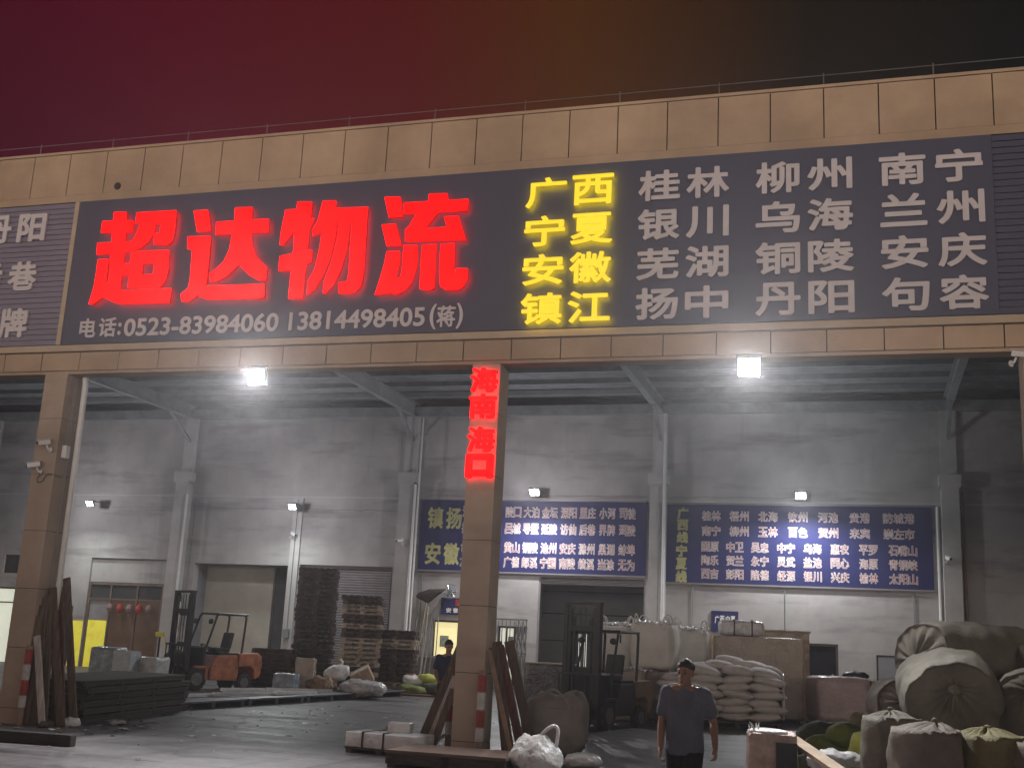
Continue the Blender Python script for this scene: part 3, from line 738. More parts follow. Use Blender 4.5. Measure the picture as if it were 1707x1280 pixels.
# ================================================================ LAMPS
M_lamp = mat('lamp_housing', (.12, .12, .125), .5, metal=.4)
M_lens = mat('lit_lamp_lens', (1, 1, 1), .3, emit=(.88, .98, 1.0), estr=60.0)
def floodlight(loc, label, aim, power, size, w=.36, h=.26, arm=.3, group=None, colr=(.97, .97, .97), wall_fill=0, laim=None, scol=(1, 1, 1)):
    d = Vector(aim).normalized(); rz = math.atan2(d.x, -d.y); tilt = math.asin(-d.z)
    t = thing('floodlight', label, 'floodlight', loc, rz, group)
    R = Euler((tilt, 0, 0)).to_matrix()       # local -y is the beam, tilted down by rotating about x
    def pt(v): return R @ Vector(v)
    m = MB()
    m.box(pt((0, .035, 0)), (w + .05, .06, h + .05), R)
    for k in range(7): m.box(pt((-w / 2 + w * k / 6, .085, 0)), (.008, .04, h), R)
    m.build('housing', M_lamp, t, bevel=.004, seg=1)
    MB().box(pt((0, 0, 0)), (w, .012, h), R).build('lens', M_lens, t)
    m = MB(); m.beam(pt((-w / 2 - .035, .04, 0)), (-w / 2 - .035, .05, h * .75), .012, .03); m.beam(pt((w / 2 + .035, .04, 0)), (w / 2 + .035, .05, h * .75), .012, .03)
    m.bb(-w / 2 - .05, w / 2 + .05, .035, .065, h * .75, h * .75 + .015); m.beam((0, .05, h * .75), (0, arm, h * .75), .03, .03, up=(0, 0, 1))
    m.build('bracket', M_lamp, t)
    L = bpy.data.lights.new('floodlight_beam', 'SPOT' if size < 180 else 'POINT'); L.energy = power; L.shadow_soft_size = .12; L.color = colr
    if size < 180: L.spot_size = math.radians(size); L.spot_blend = .85
    lo = bpy.data.objects.new('floodlight_beam', L); COL.objects.link(lo); lo.parent = t
    lo.location = pt((0, -.14, 0))
    lo.rotation_euler = (Vector(laim) if laim else pt((0, -1, 0))).to_track_quat('-Z', 'Y').to_euler()
    if wall_fill:  # added fill light, set out from the lamp to lift the upper walls
        L2 = bpy.data.lights.new('added_wall_fill', 'POINT'); L2.energy = wall_fill; L2.shadow_soft_size = .12; L2.color = scol
        l2 = bpy.data.objects.new('added_wall_fill', L2); COL.objects.link(l2); l2.parent = t; l2.location = (0, -1.9, -.1)
    return t
floodlight((5.64, -.22, 6.24), 'floodlight under the ledge below the red telephone-number lettering', (0, -1, -.30), 3000, 172, .32, .27)
floodlight((14.30, -.22, 6.22), 'floodlight under the ledge below the grey place-name characters', (0, -1, -.30), 3000, 172, .32, .27)
floodlight((5.90, 17.55, 6.70), 'bright floodlight over the blue sign behind the middle column', (0, -.8, -.55), 1050, 170, .28, .2, .9, laim=(0, -.4, -1), wall_fill=170, scol=(1.0, .94, .98))
floodlight((14.23, 17.55, 6.66), 'floodlight on an arm over the blue sign with five rows of names', (0, -.75, -.65), 1050, 170, .28, .2, .9, laim=(0, -.3, -1), wall_fill=125, scol=(.92, .96, 1.0))
floodlight((-10.83, 17.6, 6.14), 'small floodlight on the back wall above the glazed entrance', (0, -.8, -.6), 380, 170, .24, .17, .6, laim=(0, -.6, -1), wall_fill=165, scol=(1.0, .95, 1.0), colr=(.92, 1, .93))
floodlight((-2.70, 17.6, 6.13), 'small floodlight on the back wall above the roller shutter and recess', (0, -.8, -.6), 380, 170, .24, .17, .6, laim=(0, -.6, -1), wall_fill=165, scol=(1.0, .95, 1.0), colr=(.92, 1, .97))

# ================================================================ LOOSE THINGS
M_plank = mat('weathered_plank', (.12, .085, .06), .8, .45, 3, bump=.25, bscale=25, stretch=(6, 6, .6))
M_plank2 = mat('pale_weathered_board', (.42, .38, .36), .8, .3, 3, bump=.2, bscale=25, stretch=(6, 6, .6))
M_plank3 = mat('reddish_board', (.16, .07, .05), .8, .4, 3, bump=.2, bscale=25, stretch=(6, 6, .6))
M_darkwood = mat('dark_dirty_wood', (.055, .042, .038), .8, .5, 4, bump=.3, bscale=20, stretch=(1, 5, 5))
M_pallet = mat('dark_pallet_wood', (.075, .055, .048), .85, .5, 4, bump=.3, bscale=25)
M_pallet2 = mat('light_pallet_wood', (.34, .29, .23), .85, .35, 4, bump=.3, bscale=25)
M_plate = mat('checker_platform', (.10, .10, .115), .45, .45, 2, metal=.3, bump=.15, bscale=30)
M_alu = mat('pale_metal_profile', (.62, .63, .64), .35, .15, 5, metal=.4)
M_sack = mat('white_woven_sack', (.50, .46, .44), .75, .14, 4, bump=.35, bscale=70)
M_jumbo = mat('white_bulk_bag', (.56, .55, .52), .75, .12, 2.5, bump=.35, bscale=45)
M_jumbo_d = mat('brownish_bulk_bag', (.36, .30, .27), .8, .2, 2.5, bump=.35, bscale=45)  # lower bags, a darker and browner base colour
M_bale = mat('tan_woven_bale', (.15, .138, .112), .75, .25, 2.5, bump=.45, bscale=60)
M_bale_d = mat('brown_woven_bale', (.165, .14, .118), .75, .25, 2.5, bump=.45, bscale=60)
M_card = mat('brown_cardboard', (.30, .21, .14), .8, .15, 3)
M_wrap = mat('stretch_wrapped_carton', (.31, .255, .205), .28, .12, 2, bump=.5, bscale=18, spec=.6)
M_film = mat('crinkled_clear_film', (.45, .45, .46), .22, .3, 6, bump=.8, bscale=14, spec=.7)
M_film_b = mat('blue_grey_wrap', (.20, .245, .285), .25, .4, 6, bump=.8, bscale=16, spec=.6)
M_plast = mat('white_plastic_film', (.62, .62, .62), .3, .15, 4, bump=.7, bscale=16, spec=.6)
M_green = mat('green_woven_sack', (.15, .19, .045), .7, .3, 3, bump=.4, bscale=50)
M_yelg = mat('yellow_green_sack', (.38, .40, .07), .7, .2, 3, bump=.4, bscale=50)
M_olive = mat('dark_olive_sheet', (.075, .085, .045), .7, .4, 3, bump=.5, bscale=20)
M_strap = mat('black_strap', (.02, .02, .02), .5)
M_bamboo = mat('dry_bamboo', (.30, .25, .17), .6, .3, 6)
M_reflect = mat('white_reflective_band', (.42, .40, .39), .45, .25, 9)
M_redband = mat('red_reflective_band', (.26, .03, .026), .45, .3, 9)
M_iron = mat('black_painted_steel', (.013, .0125, .015), .45, .4, 6)
M_tyre = mat('tyre_rubber', (.02, .019, .019), .85, .3, 8, bump=.2)
M_rim = mat('tyre_rim_steel', (.14, .13, .13), .5, .3, 6, metal=.5)
M_orange = mat('orange_forklift_paint', (.33, .11, .05), .5, .4, 4, coat=.2)
M_grey_fk = mat('dark_grey_forklift_paint', (.016, .017, .024), .45, .3, 4, coat=.2)
M_tan_fk = mat('tan_counterweight_paint', (.16, .10, .06), .5, .3, 4)
M_vinyl = mat('black_seat_vinyl', (.02, .02, .022), .5)
M_chrome = mat('polished_rod', (.7, .7, .7), .2, metal=.9)

# ---- forklift
def forklift(label, loc, rz, paint, cw_paint, mast_h=2.66, lift=.35):
    t = thing('forklift', label, 'forklift', loc, rz)
    # local: front towards -y, front axle at y=0, rear axle at y=1.55
    m = MB()
    m.extrude_poly([(-.47, .28), (.47, .28), (.47, .62), (-.47, .62)], .45, 1.35)
    m.add([(-.47, .45, .62), (.47, .45, .62), (.47, .62, .95), (-.47, .62, .95), (-.47, 1.35, .62), (.47, 1.35, .62), (.47, 1.30, .98), (-.47, 1.30, .98)],
          [(0, 1, 2, 3), (4, 7, 6, 5), (3, 2, 6, 7), (0, 3, 7, 4), (1, 5, 6, 2)])
    m.build('body', paint, t, bevel=.03)
    m = MB()
    prof = [(1.30, .42), (1.42, .70), (1.30, .92), (1.32, 1.04), (1.95, 1.06), (2.06, .98), (2.10, .75), (2.06, .45), (1.95, .34), (1.78, .34), (1.78, .60), (1.40, .62)]
    prof = [(1.32, .66), (1.32, 1.02), (1.95, 1.05), (2.06, .97), (2.10, .72), (2.05, .42), (1.92, .34), (1.86, .34), (1.84, .58), (1.70, .68)]
    o = len(m.v); n = len(prof)
    m.add([(-.52, y, z) for y, z in prof] + [(.52, y, z) for y, z in prof], [tuple(range(n)), tuple(reversed(range(n, 2 * n)))] + [(i, (i + 1) % n, (i + 1) % n + n, i + n) for i in range(n)])
    m.build('counterweight', cw_paint, t, bevel=.035)
    m = MB(); m.box((0, 1.02, .99), (.84, .62, .10)); h = m.build('hood', M_iron, t, bevel=.02)
    m = MB(); m.box((0, .95, 1.10), (.46, .46, .12)); s = m.build('seat', M_vinyl, t, bevel=.04)
    MB().box((0, 1.20, 1.36), (.44, .10, .46), (-.2, 0, 0)).build('backrest', M_vinyl, s, bevel=.04)
    m = MB(); m.tube([(0, .36, .60), (0, .52, 1.14)], .02, 8); st = m.build('steering_column', M_iron, t)
    m = MB(); c = Vector((0, .53, 1.16)); A = Euler((-.5, 0, 0)).to_matrix()
    m.tube([c + A @ Vector((.17 * math.cos(k * PI / 10), .17 * math.sin(k * PI / 10), 0)) for k in range(21)], .014, 6, caps=False)
    for a in (0, 2.1, 4.2): m.tube([c, c + A @ Vector((.17 * math.cos(a), .17 * math.sin(a), 0))], .01, 5)
    m.build('steering_wheel', M_iron, st)
    m = MB(); m.box((0, .34, .50), (.86, .34, .08)).box((0, .22, .84), (.92, .09, .62), (.12, 0, 0)).box((0, .3, 1.13), (.8, .12, .08)); m.build('dashboard', M_iron, t, bevel=.015)
    m = MB()
    for s_ in (-1, 1):
        m.tube([(s_ * .45, .20, .55), (s_ * .45, .24, 1.1), (s_ * .43, .52, 2.02), (s_ * .43, .62, 2.08)], .03, 8)
        m.tube([(s_ * .43, 1.42, .95), (s_ * .43, 1.48, 2.0), (s_ * .43, 1.44, 2.08)], .032, 8)
        m.tube([(s_ * .43, .55, 2.08), (s_ * .43, 1.52, 2.08)], .03, 8)
    for k in range(8): m.bb(-.43, .43, .58 + k * .125, .61 + k * .125, 2.06, 2.10)
    m.tube([(-.43, .56, 2.08), (.43, .56, 2.08)], .028, 8); m.tube([(-.43, 1.5, 2.08), (.43, 1.5, 2.08)], .028, 8)
    m.build('overhead_guard', M_iron, t)
    m = MB()
    for s_ in (-1, 1):
        m.bb(s_ * .40 - .05, s_ * .40 + .05, -.36, -.34, .10, mast_h).bb(s_ * .40 - .05, s_ * .40 + .05, -.24, -.22, .10, mast_h).bb(s_ * .44 - .012, s_ * .44 + .012, -.34, -.24, .10, mast_h)
        m.bb(s_ * .31 - .035, s_ * .31 + .035, -.345, -.235, .16, mast_h - .06)
    for z in (.22, 1.15, mast_h - .62): m.bb(-.36, .36, -.225, -.17, z, z + .12)
    m.bb(-.45, .45, -.36, -.2, mast_h, mast_h + .06).bb(-.31, .31, -.34, -.27, mast_h - .56, mast_h - .44)
    ms = m.build('mast', M_iron, t)
    m = MB()
    for s_ in (-1, 1): m.cyl((s_ * .22, -.28, .2), (s_ * .22, -.28, mast_h - .25), .030, 10)
    m.build('lift_cylinder', M_chrome if paint is M_orange else M_iron, ms)
    m = MB()
    for s_ in (-.07, .07): m.bb(s_ - .012, s_ + .012, -.30, -.285, lift + .3, mast_h - .05)
    m.tube([(.14, -.25, mast_h - .3), (.16, -.2, 1.6), (.12, -.2, .9)], .014, 6); m.build('chain', M_iron, ms)
    m = MB()
    m.bb(-.50, .50, -.44, -.40, lift, lift + .10).bb(-.50, .50, -.44, -.40, lift + .36, lift + .46)
    for k in range(7): m.bb(-.5 + k * .1617, -.47 + k * .1617, -.43, -.41, lift + .46, lift + 1.0)
    m.bb(-.5, .5, -.44, -.40, lift + 1.0, lift + 1.05).bb(-.26, -.22, -.4, -.34, lift, lift + .46).bb(.22, .26, -.4, -.34, lift, lift + .46)
    m.build('carriage', M_iron, t)
    for s_ in (-.28, .28):
        m = MB(); m.bb(s_ - .06, s_ + .06, -.49, -.445, lift - .06, lift + .5)
        m.add([(s_ - .06, -.49, lift - .06), (s_ + .06, -.49, lift - .06), (s_ + .05, -1.5, lift - .04), (s_ - .05, -1.5, lift - .04), (s_ - .06, -.49, lift - .01), (s_ + .06, -.49, lift - .01), (s_ + .05, -1.5, lift - .025), (s_ - .05, -1.5, lift - .025)],
              [(0, 3, 2, 1), (4, 5, 6, 7), (0, 1, 5, 4), (1, 2, 6, 5), (2, 3, 7, 6), (3, 0, 4, 7)])
        m.build('fork', M_iron, t)
    def wheel(x, y, r, w):
        k = MB(); k.lathe([(r * .55, x - w / 2), (r * .9, x - w / 2), (r, x - w * .36), (r, x + w * .36), (r * .9, x + w / 2), (r * .55, x + w / 2)], (0, y, r), 24, 0, 'x')
        for a in range(16):
            an = a * PI / 8; k.box((x, y + (r + .004) * math.cos(an), r + (r + .004) * math.sin(an)), (w * .7, .05, .02), (an - PI / 2, 0, 0))
        o = k.build('wheel', M_tyre, t)
        s_ = 1 if x > 0 else -1; e = x + s_ * w / 2
        k = MB(); k.lathe([(.01, e - s_ * .03), (r * .2, e + s_ * .01), (r * .25, e - s_ * .03), (r * .48, e - s_ * .04), (r * .56, e + s_ * .012)], (0, y, r), 20, 0, 'x')
        for a in range(6): k.cyl((e - s_ * .045, y + r * .36 * math.cos(a * PI / 3), r + r * .36 * math.sin(a * PI / 3)), (e - s_ * .01, y + r * .36 * math.cos(a * PI / 3), r + r * .36 * math.sin(a * PI / 3)), .014, 6)
        k.build('rim', M_rim, o)
    for s_ in (-1, 1): wheel(s_ * .44, 0, .31, .21); wheel(s_ * .42, 1.55, .24, .17)
    for s_ in (-1, 1):
        k = MB(); k.bb(s_ * .5 - .05, s_ * .5 + .05, -.10, .30, .60, .66).bb(s_ * .5 - .05, s_ * .5 + .05, .24, .34, .3, .66); k.build('fender', paint, t, bevel=.01)
        k = MB(); k.lathe([(.03, -.05), (.07, -.04), (.075, .03)], (s_ * .40, .36, 1.86), 12, 0, 'y'); k.build('headlight', M_iron, t)
    k = MB(); k.tube([(.43, .56, 2.05), (.50, .42, 1.98)], .01, 6).box((.54, .42, 1.92), (.03, .02, .18)); k.build('mirror', M_iron, t)
    return t
forklift('orange forklift with a raised black mast standing before the recess and pallet stacks', (-1.88, 10.75, gz(10.75)), math.radians(-27), M_orange, M_orange, 2.60, .18)
forklift('dark forklift facing the yard beside the upright bulk bags', (10.22, 7.15, gz(7.1)), math.radians(-17), M_grey_fk, M_tan_fk, 2.60, .12)

# ---- pallets
def pallet_mesh(mate, seed):
    rnd = random.Random(seed); m = MB()
    for k in range(6): m.box((-.5 + k * .2, 0, .125 + rnd.uniform(-.002, .002)), (.13 + rnd.uniform(-.02, .03), 1.0, .022))
    for y in (-.44, 0, .44):
        m.box((0, y, .105), (1.2, .09, .018))
        for x in (-.54, 0, .54): m.box((x, y, .058), (.13, .095, .074))
        m.box((0, y, .011), (1.2, .09, .02))
    for y in (-.2, .22): m.box((0, y, .058), (1.18, .06, .074))
    o = m.build('pallet', mate); return o
PAL = [pallet_mesh(M_pallet, 1), pallet_mesh(M_pallet, 2), pallet_mesh(M_pallet2, 3)]
used_p = set()
def pallet_stack(x, y, n, rz, label, group, light=0, seed=0):
    rnd = random.Random(seed); z = gz(y)
    for k in range(n):
        i = 2 if light and rnd.random() < light else rnd.randint(0, 1)
        loc = (x + rnd.uniform(-.05, .05), y + rnd.uniform(-.05, .05), z); rot = (0, 0, rz + rnd.uniform(-.05, .05)); z += .139
        if i not in used_p: used_p.add(i); tag(PAL[i], label, 'pallet', group, loc, rot)
        else: dup(PAL[i], loc, rot, label, group=group)
    return z
pallet_stack(-.62, 15.9, 26, .35, 'dark wooden pallet in the tallest stack in front of the roller shutter', 'pallets in the tallest stack', 0, 1)
zt = pallet_stack(1.42, 14.9, 20, .35, 'wooden pallet in the second tallest stack just right of the tallest', 'pallets in the second tallest stack', .55, 2)
pallet_stack(-1.05, 14.2, 8, .2, 'dark wooden pallet in the waist-high stack right of the orange forklift', 'pallets in the low stack', 0, 3)
pallet_stack(2.35, 15.6, 13, .25, 'wooden pallet in the half-height stack against the shutter post', 'pallets in the half-height stack', .3, 4)

# ---- stack of dark platforms, left; low platforms across the yard
for k in range(6):
    m = MB(); m.bb(-.85, .85, -1.95, 1.95, .085, .125)
    for y in (-1.8, -.6, .6, 1.8): m.bb(-.84, .84, y - .05, y + .05, 0, .083)
    for s_ in (-1, 1): m.bb(s_ * .80 - .03, s_ * .80 + .03, -1.94, 1.94, .02, .083)
    tag(m.build('wooden_platform', M_darkwood, bevel=.006, seg=1), ('dark flat platform in the knee-high stack beside the left column' if k < 5 else 'topmost dark platform of the stack beside the left column, its flat top bare'), 'platform', 'dark platforms stacked by the left column',
        (1.05 + .04 * math.sin(k * 2.1), 2.95 + .06 * math.cos(k * 3), gz(2.2) + k * .127), (SLOPE, 0, .03 * math.sin(k * 1.7) + .04))
for k, (x, y) in enumerate(((1.05, 6.0), (1.45, 8.25), (1.85, 10.5), (2.3, 12.75))):
    m = MB(); m.bb(-.95, .95, -1.1, 1.1, .12, .16)
    for yy in (-1.0, 0, 1.0): m.bb(-.9, .9, yy - .06, yy + .06, 0, .118)
    for i in range(1, 4): m.bb(-.95 + i * .475 - .004, -.95 + i * .475 + .004, -1.1, 1.1, .158, .166)
    lab = ['low dark platform on the floor next to the stacked platforms', 'low dark platform in front of the orange forklift, with pale metal bars', 'low dark platform holding the wrapped parcels', 'low dark platform at the far end of the row, under crumpled film'][k]
    tag(m.build('low_platform', M_plate, bevel=.005, seg=1), lab, 'platform', 'low platforms laid across the floor', (x, y, gz(y)), (SLOPE, 0, -.18))
BARS = [(.75, 5.2, 2.3, -1.35), (.62, 5.7, 2.4, -1.30), (1.2, 6.6, 2.2, -1.4), (1.7, 7.9, 2.3, -1.25), (1.35, 8.9, 2.0, -1.1), (1.0, 9.6, 2.4, -1.2), (2.2, 9.3, 1.6, -1.32), (1.75, 10.4, 1.9, -.9)]
for k, (x, y, L, a) in enumerate(BARS):
    m = MB(); m.bb(-L / 2, L / 2, -.05, .05, 0, .05).bb(-L / 2, L / 2, -.03, .03, .05, .075)
    tag(m.build('metal_bar', M_alu), 'long pale metal bar lying on the low dark platforms', 'metal bar', 'pale metal bars on the low platforms', (x, y, gz(y) + .17), (0, 0, a * -1 + PI / 2 * 0))
M_beam = mat('old_black_timber', (.028, .024, .022), .8, .4, 4, bump=.3, bscale=25)
m = MB(); m.beam((0, 0, .085), (2.45, .25, .085), .17, .17, up=(0, 0, 1)); tag(m.build('timber_beam', M_beam, bevel=.02), 'thick dark timber beam lying on the ground at the lower left', 'beam', loc=(2.2, -2.98, 0))

# ---- planks leaning on the columns
def plank(p0, p1, w, t, m_, label, group=None, up=(0, 1, 0)):
    p0 = Vector(p0); p1 = Vector(p1); mb = MB(); mb.beam((0, 0, 0), p1 - p0, w, t, up)
    return tag(mb.build('leaning_plank', m_, bevel=.004, seg=1), label, 'plank', group, p0)
GL = 'planks leaning beside the left column'; LL = 'dark weathered plank leaning in the bundle beside the left column'
for b, tp, y, m_, w, lab in ((2.42, 1.76, .28, M_plank, .15, 'longest brown plank, rightmost of those leaning beside the left column'), (2.28, 1.62, .10, M_plank, .16, LL), (2.06, 1.60, -.12, M_plank2, .13, 'pale short board leaning in front of the dark planks at the left column'),
                          (2.18, 1.66, .22, M_plank3, .20, 'wide reddish board among the planks at the left column'), (1.92, 1.60, .05, M_plank, .22, LL), (1.74, 1.56, .0, M_plank, .20, LL), (2.0, 1.58, .33, M_plank, .2, LL), (1.64, 1.54, -.05, M_plank, .16, LL)):
    zt = {2.42: 2.62, 2.28: 2.42, 2.06: 1.55, 2.18: 2.35, 1.92: 2.25, 1.74: 2.1, 2.0: 2.45, 1.64: 1.9}[b]
    plank((b, y, .01), (tp, y + .12, zt), w, .04, m_, lab, GL if lab == LL else None)
GL = 'planks leaning on the right of the middle column'; LL = 'brown plank leaning against the right side of the middle column'
for b, tp, y, zt, m_, w, lab in ((10.92, 10.38, .42, 1.86, M_plank, .16, 'widest brown plank, outermost on the right of the middle column'), (10.78, 10.28, .25, 1.78, M_plank3, .14, LL), (10.62, 10.22, .1, 1.74, M_plank, .16, LL), (10.5, 10.2, .33, 1.84, M_plank, .18, LL), (10.70, 10.20, -.05, 1.70, mat('brown_batten', (.26, .17, .12), .8, .3), .07, 'thin paler batten leaning on the right of the middle column')):
    plank((b, y, .01), (tp, y + .05, zt), w, .035, m_, lab, GL if lab == LL else None)
GL = 'planks leaning on the left of the middle column'; LL = 'dark plank leaning against the left side of the middle column'
for b, tp, y, zt, m_, w, lab in ((8.72, 9.42, .9, 1.75, M_plank, .10, LL), (8.92, 9.5, .6, 1.5, M_plank, .12, LL), (9.05, 9.55, .4, 1.25, M_plank2, .10, 'short pale board leaning low on the left of the middle column'), (9.2, 9.58, .25, 1.05, M_plank, .12, LL), (8.6, 9.3, 1.2, 1.3, mat('bluish_board', (.05, .055, .085), .7, .3), .12, 'bluish board leaning furthest left at the middle column')):
    plank((b, y, .01), (tp, y - .1, zt), w, .035, m_, lab, GL if lab == LL else None)

# ---- banded guard posts
def guard_post(x, y, label, h=1.36, lean=0.0):
    t = thing('guard_post', label, 'post', (x, y, gz(y)), rot=(0, lean, .2))
    MB().cyl((0, 0, 0), (0, 0, h), .062, 16).cyl((0, 0, h), (0, 0, h + .02), .05, 16).build('pole', mat('tan_post_paint', (.24, .17, .125), .6, .2, 5), t)
    for z0, z1, m_ in ((h - .30, h - .05, M_redband), (h - .58, h - .32, M_reflect), (h - .84, h - .60, M_redband), (h - 1.06, h - .86, M_reflect)):
        MB().lathe([(.064, z0), (.0665, z0 + .004), (.0665, z1 - .004), (.064, z1)], n=16).build('red_band' if m_ is M_redband else 'white_band', m_, t)
guard_post(1.55, -.09, 'red and white banded guard post in front of the left column')
guard_post(9.38, .62, 'red and white banded guard post behind the left edge of the middle column')
guard_post(10.14, -.10, 'red and white banded guard post at the right front corner of the middle column')

# ---- security cameras and junction box on the left column
def cctv(loc, rz, label, s=1.0, tilt=.25):
    t = thing('security_camera', label, 'camera', loc, rz)
    R = Euler((tilt, 0, 0)).to_matrix()
    m = MB(); m.box((0, -.16, .02), (.085, .23, .085), R); m.box((0, -.17, .075), (.10, .27, .012), R); m.build('housing', M_pvc, t, bevel=.012)
    m = MB(); m.cyl(R @ Vector((0, -.11, 0)) + Vector((0, -.165, .02)), R @ Vector((0, -.125, 0)) + Vector((0, -.165, .02)), .032, 12); m.build('lens', M_iron, t)
    m = MB(); m.tube([(0, -.1, -.02), (0, -.06, -.09), (0, 0, -.10)], .018, 8).cyl((0, -.02, -.10), (0, 0, -.10), .05, 12); m.build('bracket', M_pvc, t)
    return t
cctv((1.36, -.02, 5.06), -.5, 'white security camera, upper one on the left column'); cctv((1.22, -.02, 4.64), -.9, 'white security camera, lower one on the left column with a looped cable')
m = MB(); m.tube([(1.22 + .02, -.03, 4.52), (1.16, -.06, 4.42), (1.2, -.07, 4.34), (1.29, -.05, 4.36), (1.33, -.03, 4.48), (1.4, -.02, 4.50), (1.6, .1, 4.45)], .009, 6); tag(m.build('camera_cable', M_strap), 'thin dark cable looping under the lower security camera', 'cable')
m = MB(); m.box((0, 0, 0), (.10, .12, .24)); bx = tag(m.build('junction_box', M_pvc, bevel=.01), 'white junction box on the right side of the left column', 'box', loc=(1.56, .15, 4.95))
cctv((-3.08, 18.38, 5.25), 1.2, 'security camera on the narrow wall strip left of the roller shutter', tilt=.35); cctv((18.3, 18.12, 4.92), .5, 'security camera on the rightmost back wall pilaster')
cctv((1.28, 18.12, 5.08), -.6, 'security camera high on the pilaster left of the town name sign'); cctv((18.12, -.05, 6.33), .9, 'security camera tucked under the ledge beside the right column')

# ---- long poles leaning in the corner, left of the office window
for k in range(7):
    x0 = 1.95 + k * .17; p0 = Vector((x0 - .1 + .12 * math.sin(k), 17.5 + .1 * (k % 3), .40)); p1 = Vector((1.85 + k * .12, 18.42, 2.75 + .12 * math.sin(k * 2.3) + (.5 if k in (2, 3) else 0)))
    m = MB(); m.tube([(0, 0, 0), (p1 - p0) * .5 + Vector((.02, .01, 0)), p1 - p0], .018, 7); tag(m.build('long_pole', M_bamboo if k % 2 else mat('grey_pole', (.2, .19, .19), .6)), 'long thin pole leaning in the corner left of the office window', 'pole', 'poles leaning in the corner', p0)
t = thing('folded_parasol', 'dark folded canvas on a pole, leaning left of the office window', 'parasol', (2.15, 18.15, .4))
m = MB(); m.blob((.18, .1, 2.98), (1.05, .20, .34), .9, .9, 32, 14, (0, -.16, 0), ((.03, 5), (.02, 13)), seed=2, fn=lambda q, p: Vector((q.x, q.y, q.z * (1.0 - .7 * max(0, p.x)) + .10 * max(0, p.x) - (.12 * max(0, 1 - abs(p.x + .3) * 2.5) if p.z < 0 else 0)))); m.build('canvas', M_darkwood, t, smooth=True)
MB().cyl((-.1, -.3, 0), (.05, .1, 2.95), .022, 8).build('pole', M_bamboo, t)

# ---- wall fan over the small sign
t = thing('wall_fan', 'round caged wall fan above the small dark blue sign', 'fan', (2.98, 18.46, 3.50))
m = MB()
for r in (.10, .17, .24): m.tube([(r * math.cos(a * PI / 12), -.24 - .03 * (r < .2), r * math.sin(a * PI / 12)) for a in range(25)], .006, 5, caps=False)
for a in range(16): m.tube([(.03 * math.cos(a * PI / 8), -.27, .03 * math.sin(a * PI / 8)), (.24 * math.cos(a * PI / 8), -.24, .24 * math.sin(a * PI / 8)), (.2 * math.cos(a * PI / 8), -.14, .2 * math.sin(a * PI / 8))], .004, 4)
m.build('cage', M_chrome, t)
m = MB()
for a in range(3): m.box((.11 * math.cos(a * 2.094), -.2, .11 * math.sin(a * 2.094)), (.17, .012, .1), (.5, -a * 2.094, 0))
m.cyl((0, -.23, 0), (0, -.06, 0), .055, 12); m.build('blades', M_film_b, t)
MB().tube([(0, -.1, 0), (0, -.06, -.12), (0, -.0, -.14)], .02, 8).build('bracket', M_iron, t)

# ---- red lanterns hanging behind the entrance glass: in front of the pane, under the transom
for k, x in enumerate((-10.02, -9.62, -9.22, -8.82, -8.42)):
    m = MB(); m.lathe([(.03, .15), (.09, .12), (.13, 0), (.09, -.12), (.03, -.15)], n=14).cyl((0, 0, .15), (0, 0, .28), .004, 4).cyl((0, 0, -.27), (0, 0, -.15), .012, 5)
    col = M_red if k in (1, 3) else mat('faded_pink_paper', (.26, .17, .16), .7)
    tag(m.build('paper_lantern', col, smooth=False), ('red paper lantern hanging at the glazed entrance' if k in (1, 3) else 'faded pink paper lantern hanging at the glazed entrance'), 'lantern', 'lanterns at the entrance', (x, 18.44, 2.50))

